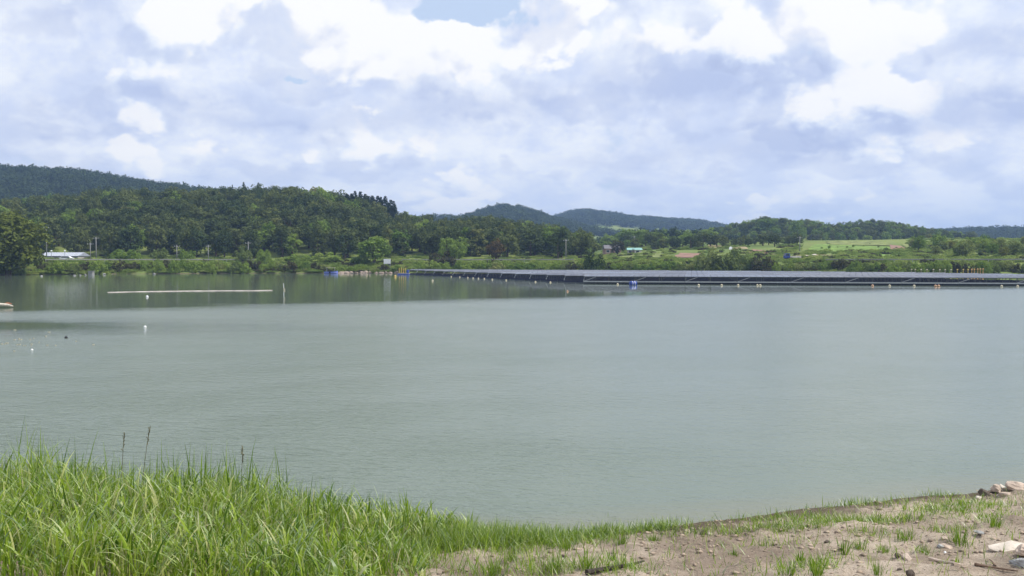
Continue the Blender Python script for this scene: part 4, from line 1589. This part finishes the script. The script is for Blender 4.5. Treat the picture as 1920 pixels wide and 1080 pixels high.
# little work raft with yellow posts at the array's left tip
P = onwater(757, 515)
e = empty('work_raft', P, -0.2)
tag(e, 'small blue raft with upright yellow posts at the left tip of the array', 'raft')
for k in range(3):
    MB().box(-1.1 + 1.1 * k, 0, 0.12, 1.0, 1.4, 0.45, 0.9).build('float_block', M_BLUE, e)
MB().box(0, 0, 0.38, 3.3, 1.2, 0.07).build('deck', M_CARGO, e)
for k, (x, m, h) in enumerate(((-1.3, M_YELLOW, 1.5), (-0.7, M_YELLOW, 1.6), (-0.1, M_ORANGE, 1.3), (0.5, M_YELLOW, 1.5))):
    MB().tube([(x, 0, 0.4), (x, 0, 0.4 + h)], 0.11, 8).build('post', m, e)
MB().lathe([(0.3, 0.42), (0.33, 0.5), (0.33, 1.3), (0.3, 1.38)], 12, (1.15, 0, 0)).build('drum', M_BLUE, e, True)

# blue boat moored at the far shore
P = onwater(621, 513)
e = empty('moored_boat', P, 0.04)
tag(e, 'small blue boat with a light awning moored at the far shore', 'boat')
sec = []
for t in np.linspace(0, 1, 9):
    x = -2.0 + 4.0 * t
    w = 0.78 * (1 - max(0, (t - 0.55) / 0.45) ** 2.2 * 0.85)
    sh = 0.55 + 0.28 * max(0, (t - 0.5) / 0.5) ** 2
    sec.append([(x, -w, sh), (x, -w * 0.85, 0.1), (x, -w * 0.3, -0.12), (x, w * 0.3, -0.12), (x, w * 0.85, 0.1), (x, w, sh)])
b = MB()
b.add([q for s in sec for q in s], [(i * 6 + k, i * 6 + k + 1, i * 6 + k + 7, i * 6 + k + 6) for i in range(8) for k in range(5)] + [(0, 5, 4, 3, 2, 1), tuple(48 + k for k in range(6))])
hull = b.build('hull', mat('pale_blue_paint', (0.22, 0.27, 0.72), 0.45, 0.06), e)
MB().tube([s[0] for s in sec], 0.06, 5).build('gunwale', M_BLUE, hull)
MB().tube([s[5] for s in sec], 0.06, 5).build('gunwale', M_BLUE, hull)
MB().box(0, 0, 0.3, 3.2, 1.2, 0.05).build('deck', M_CARGO, e)
MB().box(-0.3, -0.72, 0.35, 0.5, 0.2, 0.5).build('fender', M_NAVY, e)
for x in (-1.3, 1.0):
    for y in (-0.6, 0.6):
        MB().tube([(x, y, 0.3), (x, y, 1.75)], 0.035, 6).build('awning_post', M_STEEL, e)
MB().box(-0.15, 0, 1.8, 2.7, 1.5, 0.08).build('awning', M_CREAM, e)

# white stake standing in the water, with its rag
P = onwater(532, 553)
e = empty('white_stake', (P[0], P[1], -0.6), 0.2)
tag(e, 'thin white stake standing in the calm water right of the silt bar', 'stake')
MB().tube([(0, 0, 0), (0.02, 0, 1.3), (-0.02, 0, 1.95)], [0.05, 0.045, 0.03], 6).build('shaft', M_WHITE, e)
MB().add([(-0.02, -0.06, 0.98), (0.16, -0.08, 0.9), (0.17, -0.08, 1.3), (-0.02, -0.06, 1.4), (-0.02, 0.04, 0.98), (0.16, 0.02, 0.9), (0.17, 0.02, 1.3), (-0.02, 0.04, 1.4)],
         [(0, 1, 2, 3), (7, 6, 5, 4), (0, 4, 5, 1), (1, 5, 6, 2), (2, 6, 7, 3), (3, 7, 4, 0)]).build('rag', M_CREAM, e)

# concrete outlet block and rocks under the left bushes
P = onwater(168, 516)
e = empty('outlet_block', (P[0], P[1] + 1.0, -0.3))
tag(e, 'small grey concrete outlet block at the left waterline', 'outlet')
MB().box(0, 0, 0.6, 1.2, 1.3, 1.4, 0.92).build('block', M_POLE, e)
MB().box(0, 0, 1.36, 1.4, 1.5, 0.14).build('cap', M_POLE, e)
for k, (px, py, s, lab) in enumerate(((160, 516, 0.8, 'pale rock left of the concrete outlet block'), (150, 516.5, 0.6, 'small rock second left of the concrete outlet block'),
                                      (140, 517, 0.7, 'low rock farther left of the concrete outlet block'), (196, 515, 0.9, 'grey rock right of the concrete outlet block'),
                                      (290, 514, 0.9, 'grey rock at the waterline under the left bushes'), (78, 518, 0.6, 'white rock beneath the big dark tree'))):
    P = onwater(px, py)
    o = link('rock', with_mat(blob_mesh('rock', 400 + k, 1.0, 0.8, 0.7), M_POLE if k != 5 else M_CONC))
    s *= 0.6
    o.location = (P[0], P[1], 0.05)
    o.scale = (s, s, s)
    tag(o, lab, 'rock')
# muddy rocks on the shore right of the boat
for k in range(12):
    px = 640 + 9.5 * k + random.uniform(-3, 3)
    P = onwater(px, 512.8)
    Y = float(far_shore_s(P[0])) + random.uniform(-0.8, 0.8)
    x = (px - 960) / F * Y
    o = link('rock', with_mat(blob_mesh('rock', 420 + k, 1.0, 0.8, 0.6), mat('muddy_rock', (0.33, 0.26, 0.21), 0.9, 0.15, 3)))
    s = random.uniform(0.7, 1.4)
    o.location = (x, Y, 0.15)
    o.scale = (s, s, s)
    tag(o, 'muddy brown rock on the bare shore right of the blue boat', 'rock', 'rocks on the bare far shore')

# snag at the left edge of the picture
P = onwater(2, 577)
e = empty('snag', P, 0.5)
tag(e, 'bleached and reddish driftwood snag at the left edge of the water', 'driftwood')
b = MB()
b.tube([(-1.2, 0, -0.1), (-0.3, 0.1, 0.28), (0.5, 0, 0.22), (0.9, 0.05, 0.1)], [0.14, 0.17, 0.12, 0.05], 7)
b.build('log', mat('bleached_wood', (0.55, 0.50, 0.42), 0.9, 0.2, 6), e)
MB().tube([(0.0, 0.1, 0.2), (0.5, 0.2, 0.35), (0.8, 0.1, 0.3)], [0.09, 0.1, 0.03], 6).build('broken_branch', mat('red_wood', (0.30, 0.12, 0.06), 0.9, 0.2, 6), e)

# floating scraps on the left water
scr = MB()
r_ = random.Random(5)
for k in range(26):
    px, py = r_.gauss(60, 55), r_.gauss(640, 9)
    if k % 3 == 0:
        px, py = r_.uniform(0, 60), r_.gauss(644, 3)
    P = onwater(px, py)
    t_ = r_.uniform(0, 3.14)
    L = r_.uniform(0.04, 0.13)
    scr.box(P[0], P[1], 0.015, L, L * 0.5, 0.03)
o = scr.build('floating_scraps', M_CREAM)
tag(o, 'scattered leaves and scraps floating on the left water', 'debris', kind='stuff')

# ================================================================== THE NEAR BANK
def blades(name, X, Y, Z, H, W, lean, az, curl, tint, m, segs=5, z0=None, label=None, cat='grass', parent=None, kind='stuff'):
    """grass blades: tapering ribbons that lean and droop"""
    n = len(X)
    t = np.linspace(0, 1, segs)
    ang = lean[:, None] + curl[:, None] * t[None] ** 1.5            # angle from the vertical along the blade
    ds = (H / (segs - 1))[:, None]
    hx = np.concatenate([np.zeros((n, 1)), np.cumsum(np.sin(ang[:, :-1]) * ds, 1)], 1)
    hz = np.concatenate([np.zeros((n, 1)), np.cumsum(np.cos(ang[:, :-1]) * ds, 1)], 1)
    cx, sx = np.cos(az)[:, None], np.sin(az)[:, None]
    px, py = X[:, None] + hx * cx, Y[:, None] + hx * sx
    pz = (Z if z0 is None else Z + z0)[:, None] + hz
    wd = W[:, None] * np.clip(1.02 - t[None] ** 1.8, 0.04, 1) * (0.55 + 0.9 * np.minimum(t[None] * 2.4, 0.5))
    tw = az + np.pi / 2 + rng.normal(0, 0.5, n)
    ox, oy = np.cos(tw)[:, None] * wd, np.sin(tw)[:, None] * wd
    A = np.stack([px - ox, py - oy, pz], -1)
    B = np.stack([px + ox, py + oy, pz], -1)
    V = np.stack([A, B], 2).reshape(-1, 3)
    base = (np.arange(n) * segs * 2)[:, None] + (np.arange(segs - 1) * 2)[None]
    Fq = np.stack([base, base + 1, base + 3, base + 2], -1).reshape(-1, 4)
    me = mesh_np(name, V, Fq, True, {'tint': np.repeat(tint, segs * 2)})
    if parent is False:
        return me
    o = link(name, me, m, parent)
    if label:
        tag(o, label, cat, kind=kind)
    return o


L_GRASS = leafmat('grass_blade', (0.066, 0.150, 0.014), (0.325, 0.450, 0.044), (0.48, 0.50, 0.20), trans=0.45, attr='tint')
L_DRYG = leafmat('dry_stalk', (0.26, 0.21, 0.12), (0.42, 0.36, 0.24), trans=0.2, attr='tint')


def bank_at(x, y):
    return bank_full(np.asarray(x, float), np.asarray(y, float))


def tall_height(x, y):
    """how tall the weeds stand: waist-high at the left, dying out towards the bare patch"""
    edge = -0.95 + 0.42 * sst(10.8, 12.4, y) + 0.2 * np.sin(y * 2.1) + 0.5 * vnoise(y * 1.3, y * 0 + 3, 9)
    h = np.interp(x, [-9.5, -6.5, -4.6, -3.2, -2.4, -1.5, -0.8, -0.2], [0.74, 0.80, 0.76, 0.68, 0.56, 0.48, 0.36, 0.24])
    return h * sst(0.1, -0.5, x - edge) * (1 + 0.5 * vnoise(x * 1.4, y * 1.4, 61) + 0.55 * vnoise(x * 4.0, y * 4.0, 63))


n = 46000
X = rng.uniform(-10.2, -0.1, n)
Y = rng.uniform(8.2, 15.2, n)
ed = near_edge(X)
hh = tall_height(X, Y)
keep = (hh > 0.10) & (Y < ed + 0.25) & (rng.random(n) < 0.25 + 0.75 * sst(-0.25, 0.2, vnoise(X * 2.3, Y * 2.3, 71)))
X, Y, hh = X[keep], Y[keep], hh[keep]
n = len(X)
Z = bank_at(X, Y) - 0.03
sub = rng.random(n) < 0.5
H = hh * rng.uniform(0.45, 1.12, n)
lean = np.abs(rng.normal(0.10, 0.16, n))
curl = np.abs(rng.normal(0.5, 0.5, n))
# half of them are leaves carried half way up a stem, leaning out and drooping
z0 = np.where(sub, hh * rng.uniform(0.15, 0.68, n), 0)
H = np.where(sub, rng.uniform(0.16, 0.42, n) * (0.5 + hh), H)
lean = np.where(sub, rng.uniform(0.25, 0.95, n), lean)
curl = np.where(sub, rng.uniform(0.3, 1.9, n), curl)
W = np.where(sub, rng.uniform(0.006, 0.016, n), rng.uniform(0.0045, 0.011, n))
broad = sub & (rng.random(n) < 0.16)
W = np.where(broad, rng.uniform(0.014, 0.026, n), W)
H = np.where(broad, rng.uniform(0.10, 0.24, n), H)
tint = np.clip(rng.normal(0.45, 0.28, n) + 0.35 * vnoise(X * 0.9, Y * 0.9, 81) + np.where(rng.random(n) < 0.07, 0.6, 0), 0, 1)
blades('tall_grass', X, Y, Z, H, W, lean, rng.uniform(0, 6.28, n), curl, tint, L_GRASS, 5, z0,
       'waist-high bright green grass and weeds filling the left foreground bank', 'grass')

# a few taller pointed blades and seed stalks over the mass
n = 420
X = rng.uniform(-9.0, -1.2, n)
Y = near_edge(X) - rng.uniform(0.0, 2.4, n)
hh = tall_height(X, Y)
blades('tall_blades', X, Y, bank_at(X, Y), hh * rng.uniform(1.0, 1.5, n), rng.uniform(0.007, 0.015, n), np.abs(rng.normal(0.05, 0.12, n)), rng.uniform(0, 6.28, n),
       np.abs(rng.normal(0.2, 0.25, n)), np.clip(rng.normal(0.3, 0.15, n), 0, 1), L_GRASS, 6, None, 'long pointed blades standing above the grass on the left bank', 'grass')


n = 1500
X = rng.uniform(-9.0, -0.9, n)
Y = near_edge(X) - rng.uniform(0.1, 4.6, n)
hh = tall_height(X, Y)
blades('dead_straw', X, Y, bank_at(X, Y), hh * rng.uniform(0.5, 1.1, n), rng.uniform(0.003, 0.007, n), rng.uniform(0.1, 0.9, n), rng.uniform(0, 6.28, n),
       rng.uniform(0.1, 1.3, n), rng.random(n), L_DRYG, 5, None, 'dead straw-coloured stems mixed through the left grass', 'grass')


def seed_stalk(px, topy, Y, label, curlx, dark=True):
    x = (px - 960) / F * Y
    z = float(bank_at(x, Y))
    h = CAMH + (HZ - topy) / F * Y - z
    e = empty('seed_stalk', (x, Y, z - 0.03))
    tag(e, label, 'grass stalk')
    m = mat('dry_stem', (0.13, 0.12, 0.07), 0.9, 0.2, 8)
    top = (curlx, 0.02, h)
    MB().tube([(0, 0, 0), (curlx * 0.15, 0, h * 0.5), (curlx * 0.6, 0.01, h * 0.82), top], [0.006, 0.005, 0.004, 0.003], 5).build('stem', m, e)
    b = MB()
    for k in range(16):
        t_ = 0.80 + 0.2 * k / 15
        p = Vector((curlx * (0.6 + 0.4 * (t_ - 0.82) / 0.18), 0.01, h * t_))
        q = p + Vector((random.uniform(-.03, .03), random.uniform(-.02, .02), 0.035))
        b.tube([p, (p + q) / 2, q], [0.003, 0.007, 0.002], 4)
    b.build('seed_head', m, e)


seed_stalk(262, 801, 13.4, 'tall seed stalk leaning right above the left grass', 0.12)
seed_stalk(222, 812, 13.3, 'dark bent seed stalk left of the tallest one', 0.05)
seed_stalk(1448 - 1000, 838, 13.2, 'thin seed spike above the right part of the tall grass', 0.03)

# short creeping grass along the water and in patches on the soil
pat = [(-0.6, 12.6, 0.75, 0.55, 1900), (0.0, 12.75, 0.7, 0.34, 1300), (0.5, 12.95, 0.5, 0.22, 330), (1.35, 13.35, 0.42, 0.20, 520), (2.1, 13.6, 0.5, 0.22, 420),
       (-0.9, 11.9, 0.45, 0.5, 700), (-1.2, 11.0, 0.35, 0.7, 520), (1.15, 12.4, 0.5, 0.35, 260), (0.35, 11.9, 0.5, 0.35, 240),
       (2.9, 13.0, 0.9, 0.16, 260), (3.9, 12.9, 0.7, 0.18, 420), (4.7, 12.85, 0.9, 0.2, 520), (5.6, 12.9, 0.7, 0.25, 420), (6.6, 13.4, 0.7, 0.45, 760), (7.3, 13.6, 0.5, 0.3, 320),
       (7.2, 15.0, 0.35, 0.2, 160), (4.2, 13.9, 0.8, 0.15, 300), (5.6, 14.3, 0.8, 0.2, 300), (3.4, 11.6, 0.5, 0.25, 90), (4.9, 11.9, 0.35, 0.18, 130), (5.9, 11.9, 0.3, 0.2, 120),
       (-0.2, 10.2, 0.5, 0.25, 200), (0.6, 10.4, 0.5, 0.25, 220), (1.3, 10.3, 0.35, 0.2, 150), (3.3, 10.0, 0.5, 0.3, 220), (6.9, 12.6, 0.6, 0.15, 160)]
pat = [(a, b - (0.5 if b > 12.5 and a < 4.5 else 0), c, d, int(k * (1.7 if -0.2 < a < 2.5 else 1))) for a, b, c, d, k in pat]
X = np.concatenate([rng.normal(a, c * 0.55, k) for a, b, c, d, k in pat])
Y = np.concatenate([rng.normal(b, d * 0.6, k) for a, b, c, d, k in pat])
k2 = 2600
X = np.concatenate([X, rng.uniform(-1.0, 9.0, k2)])
Y = np.concatenate([Y, rng.uniform(9.2, 15.0, k2)])
keep = Y < near_edge(X) + 0.05
X, Y = X[keep], Y[keep]
n = len(X)
blades('short_grass', X, Y, bank_at(X, Y) - 0.01, rng.uniform(0.05, 0.20, n) * np.interp(X, [-1.5, -0.2, 0.9, 9], [2.4, 2.0, 1.35, 0.9]), rng.uniform(0.003, 0.0065, n), rng.uniform(0.1, 1.0, n), rng.uniform(0, 6.28, n),
       rng.uniform(0.1, 1.2, n), np.clip(rng.normal(0.38, 0.22, n) + np.where(rng.random(n) < 0.10, 0.5, 0), 0, 1), L_GRASS, 4, None,
       'short creeping grass along the near waterline and over the bare soil', 'grass')

# dry straw and litter lying on the soil
n = 4600
X = rng.uniform(-1.8, 9.5, n)
Y = rng.uniform(8.8, 15.0, n)
keep = (Y < near_edge(X) - 0.05) & (rng.random(n) < 0.25 + 0.75 * sst(-0.1, 0.25, vnoise(X * 1.1, Y * 1.8, 91)))
X, Y = X[keep], Y[keep]
n = len(X)
blades('dry_litter', X, Y, bank_at(X, Y) + 0.012, rng.uniform(0.04, 0.20, n), rng.uniform(0.002, 0.005, n), rng.uniform(1.35, 1.56, n), rng.uniform(0, 6.28, n),
       rng.uniform(-0.1, 0.12, n), rng.random(n), L_DRYG, 3, None, 'dry straw and dead stems strewn over the bare soil', 'litter')

# crumbs of soil and gravel
n = 10000
X = rng.uniform(-1.6, 9.6, n)
Y = rng.uniform(8.8, 15.6, n)
keep = (Y < near_edge(X) + 0.1) & (rng.random(n) < 0.2 + 0.8 * sst(-0.1, 0.3, fbm(X * 1.3, Y * 1.6, 2, 95)))
X, Y = X[keep], Y[keep]
n = len(X)
s = 0.006 + 0.036 * rng.random(n) ** 5
octv = np.array([(1, 0, 0), (-1, 0, 0), (0, 1, 0), (0, -1, 0), (0, 0, 0.8), (0, 0, -0.8)])
octf = np.array([(0, 2, 4), (2, 1, 4), (1, 3, 4), (3, 0, 4), (2, 0, 5), (1, 2, 5), (3, 1, 5), (0, 3, 5)])
V = (octv[None] * (1 + 0.5 * rng.uniform(-1, 1, (n, 6, 3)))) * s[:, None, None] * np.array([1.3, 1, 0.8])[None, None]
V = V + np.stack([X, Y, bank_at(X, Y) + s * 0.2], -1)[:, None]
Fq = (octf[None] + (np.arange(n) * 6)[:, None, None]).reshape(-1, 3)
tag(link('soil_crumbs', mesh_np('soil_crumbs', V.reshape(-1, 3), Fq), mat('crumb_soil', (0.33, 0.26, 0.20), 0.95, 0.3, 7)), 'crumbs of soil and gravel on the bare bank', 'gravel', kind='stuff')

# single tufts one can point at
def tuft_mesh(seed, nb, h, wide, spread):
    r = np.random.default_rng(seed)
    X = r.normal(0, spread * 0.3, nb)
    Y = r.normal(0, spread * 0.3, nb)
    az = np.arctan2(Y, X) + r.normal(0, 0.5, nb)
    return blades('grass_tuft', X, Y, np.zeros(nb) - 0.02, h * r.uniform(0.45, 1.05, nb), r.uniform(0.6, 1.3, nb) * wide, np.abs(r.normal(0.22, 0.2, nb)), az,
                  np.abs(r.normal(0.55, 0.5, nb)), np.clip(r.normal(0.33, 0.2, nb), 0, 1), L_GRASS, 5, None, None, parent=False)


TUFT = [tuft_mesh(1, 46, 0.34, 0.005, 0.12), tuft_mesh(2, 70, 0.26, 0.004, 0.14), tuft_mesh(3, 30, 0.20, 0.007, 0.10), tuft_mesh(4, 90, 0.16, 0.0035, 0.16), tuft_mesh(5, 26, 0.42, 0.008, 0.10)]


def bank_hit(px, py):
    d = ray(px, py)
    t = np.arange(7.5, 17, 0.02) / d[1]
    P = np.array((0, 0, CAMH))[None] + t[:, None] * d[None]
    ok = np.nonzero(bank_at(P[:, 0], P[:, 1]) >= P[:, 2])[0]
    return P[ok[0]] if len(ok) else P[-1]


TF = [(1100, 1068, 4, 1.0, 'largest spiky grass tuft beside the dark driftwood stick'), (1040, 1075, 0, 0.95, 'upright grass tuft left of the spiky one at the bottom edge'),
      (925, 1079, 1, 1.0, 'fine upright grass tuft on the sandy patch at the bottom edge'), (1148, 1050, 2, 1.0, 'broad-bladed tuft just behind the dark driftwood stick'),
      (1165, 1020, 1, 0.9, 'dense short tuft above the driftwood stick'), (1062, 1028, 3, 1.2, 'low spreading tuft in the middle of the sandy patch'),
      (1225, 1015, 3, 1.0, 'small tuft at the edge of the pale bare soil'), (1376, 1042, 2, 0.7, 'tiny tuft alone on the pale bare soil'),
      (1582, 1040, 4, 0.8, 'tall fanned grass tuft right of the pale bare soil'), (1612, 1030, 1, 0.9, 'tuft just right of the tall fanned one'),
      (1655, 1035, 3, 0.8, 'small low tuft between the fanned tuft and the dark stones'), (1532, 1060, 3, 0.9, 'low round tuft below the tall fanned one'),
      (1500, 1052, 2, 0.9, 'thin tuft on the brown soil left of the low round one'), (1800, 1020, 1, 1.3, 'bushy tuft below the bank edge on the right'),
      (1730, 1038, 3, 0.9, 'low tuft beside the brown clods at right'), (1530, 1080, 4, 0.9, 'broad-leaved tuft cut by the bottom edge'), (1645, 1078, 0, 0.7, 'thin upright tuft at the bottom edge on dark soil'),
      (1480, 1079, 2, 1.1, 'leafy tuft at the bottom edge left of the broad-leaved one'), (1000, 992, 2, 1.3, 'grass tuft at the waterline left of centre'), (1060, 992, 4, 0.75, 'single spray of blades at the waterline'),
      (1140, 990, 1, 1.0, 'dense grass clump at the waterline beside the bare soil'), (1860, 985, 3, 1.4, 'mat of green grass on the right bank'), (1700, 1012, 3, 1.2, 'wide low tuft on the soil ridge at right'),
      (960, 1050, 3, 1.0, 'dry-tipped low tuft on the sandy patch'), (880, 1000, 4, 1.0, 'clump of long blades at the end of the tall grass'), (760, 985, 4, 1.5, 'tall blade clump standing over the water by the grass end')]
for k, (px, py, v, s, lab) in enumerate(TF):
    P = bank_hit(px, min(py, 1082))
    o = link('grass_tuft', TUFT[v], L_GRASS)
    o.location = tuple(P)
    o.rotation_euler = (0, 0, k * 1.7)
    o.scale = (s, s, s)
    tag(o, lab, 'grass tuft', 'grass tufts on the near bank')

# stones
M_ST = mat('buff_stone', (0.52, 0.42, 0.34), 0.9, 0.14, 5, bump=0.5)
M_ST2 = mat('pale_stone', (0.60, 0.53, 0.45), 0.9, 0.12, 6, bump=0.5)
M_ST3 = mat('grey_stone', (0.36, 0.36, 0.35), 0.9, 0.2, 8, bump=0.5)
M_ST4 = mat('brown_clod', (0.12, 0.095, 0.075), 0.95, 0.25, 8, bump=0.6)
ST = [  # px, py(base), half sizes m, tilt, material, label
    (1905, 918, (0.42, 0.30, 0.17), 0.05, M_ST, 'largest buff slab of the rock pile at the right waterline'),
    (1868, 922, (0.26, 0.16, 0.13), 0.35, M_ST, 'tilted buff slab in the rock pile left of the largest'),
    (1846, 929, (0.20, 0.13, 0.09), -0.3, M_ST4, 'dark tilted stone at the left end of the rock pile'),
    (1882, 930, (0.20, 0.12, 0.09), 0.15, M_ST, 'flat stone in front of the rock pile'),
    (1890, 912, (0.10, 0.08, 0.08), 0.0, M_ST2, 'small rounded stone on top of the rock pile'),
    (1877, 915, (0.12, 0.09, 0.08), 0.2, M_ST2, 'small pale stone between the slabs of the rock pile'),
    (1835, 934, (0.09, 0.07, 0.04), 0.1, M_ST2, 'small flat stone left of the rock pile'),
    (1895, 1030, (0.33, 0.20, 0.07), -0.08, M_ST2, 'flat pale stone slab near the right edge'),
    (1917, 1037, (0.16, 0.12, 0.08), 0.1, M_ST, 'reddish stone against the right end of the pale slab'),
    (1914, 1060, (0.13, 0.10, 0.07), 0.1, M_ST3, 'speckled grey-white stone at the right edge'),
    (1708, 1080, (0.06, 0.05, 0.05), 0.0, M_ST4, 'dark round clod at the bottom edge'),
    (1684, 1045, (0.055, 0.05, 0.045), 0.2, M_ST4, 'dark clod on the soil right of centre'),
    (1700, 1048, (0.10, 0.06, 0.04), 0.2, M_ST, 'pinkish flat stone right of the dark clod'),
    (1770, 1012, (0.05, 0.045, 0.04), 0.1, M_ST, 'small tan stone below the bank edge'),
    (1776, 1028, (0.11, 0.05, 0.035), 0.4, M_ST, 'pink tilted stone beside the bushy tuft'),
    (1762, 1026, (0.06, 0.05, 0.04), 0.0, M_ST3, 'small grey stone left of the pink tilted stone'),
    (1772, 1037, (0.03, 0.025, 0.018), 0.0, M_WHITE, 'tiny white pebble below the pink tilted stone'),
    (1550, 1018, (0.05, 0.04, 0.035), 0.1, M_ST4, 'small dark clod behind the fanned tuft'),
    (1688, 1070, (0.05, 0.03, 0.025), 0.1, M_ST4, 'flat dark clod near the bottom edge'),
    (1318, 1002, (0.06, 0.05, 0.05), 0.1, M_ST4, 'dark stone at the top of the pale bare soil'),
    (1290, 998, (0.05, 0.045, 0.035), 0.2, M_ST, 'reddish stone left of the dark one on the pale soil'),
    (1330, 1003, (0.05, 0.04, 0.03), -0.2, M_ST2, 'small pale stone right of the dark one on the pale soil'),
    (1000, 1052, (0.05, 0.04, 0.03), 0.0, M_ST4, 'dark clod on the sandy patch'),
    (1835, 1000, (0.08, 0.06, 0.03), 0.1, M_ST3, 'flat grey stone behind the right grass mat'),
]
for k, (px, py, sz, tilt, m, lab) in enumerate(ST):
    P = bank_hit(px, py)
    if k < 7:
        sz = tuple(q * 0.72 for q in sz)
    o = link('stone', blob_mesh('stone', 500 + k, *sz, n=12, m=8, rough=0.3), m)
    o.location = (P[0], P[1], P[2] + sz[2] * 0.35)
    o.rotation_euler = (0.05, tilt, k * 0.9 if sz[0] < 0.2 else 0.15)
    tag(o, lab, 'stone')


def stick(pts, r, m, name, label):
    P0 = bank_hit(*pts[0])
    e_pts, rr_ = [], []
    for i, q in enumerate(pts):
        P = bank_hit(*q)
        e_pts.append((P[0] - P0[0], P[1] - P0[1], P[2] - P0[2] + r * 0.8 + 0.01))
        rr_.append(r * (1 - 0.6 * i / (len(pts) - 1)) * random.uniform(0.85, 1.1))
    o = MB().tube(e_pts, rr_, 7).build(name, m)
    o.location = tuple(P0)
    tag(o, label, 'stick')


M_DRIFT = mat('dark_driftwood', (0.055, 0.045, 0.038), 0.9, 0.3, 12)
M_TWIG = mat('brown_twig', (0.15, 0.10, 0.07), 0.9, 0.3, 12)
stick([(1100, 1079), (1130, 1073), (1165, 1067), (1190, 1062), (1208, 1057)], 0.032, M_DRIFT, 'driftwood', 'dark charred driftwood stick lying among tufts at the bottom centre')
stick([(1828, 1062), (1850, 1066), (1875, 1070), (1908, 1075)], 0.018, M_TWIG, 'twig', 'long brown twig lying on the soil at the lower right')
stick([(1742, 1050), (1765, 1056), (1790, 1060), (1800, 1062)], 0.018, M_ST, 'root', 'pale bent root on the soil left of the long brown twig')
stick([(1866, 1064), (1860, 1055), (1855, 1052)], 0.012, M_TWIG, 'twig', 'short forked twig end standing off the long brown twig')
stick([(830, 1076), (850, 1072), (870, 1069)], 0.012, M_TWIG, 'twig', 'thin twig at the left end of the sandy patch')

# ================================================================== the air
hz = MB().box(0, 1900, 62.5, 7000, 4800, 133).mesh('haze')
hm = bpy.data.materials.new('haze_air')
hm.use_nodes = True
nt = hm.node_tree
nt.nodes.clear()
pv = nt.nodes.new('ShaderNodeVolumePrincipled')
pv.inputs['Color'].default_value = (0.42, 0.62, 1.0, 1)
pv.inputs['Density'].default_value = 0.00026
pv.inputs['Anisotropy'].default_value = 0.2
out = nt.nodes.new('ShaderNodeOutputMaterial')
nt.links.new(pv.outputs[0], out.inputs['Volume'])
o = link('haze', hz, hm)
tag(o, 'thin pale blue haze filling the valley air', 'haze', kind='stuff')
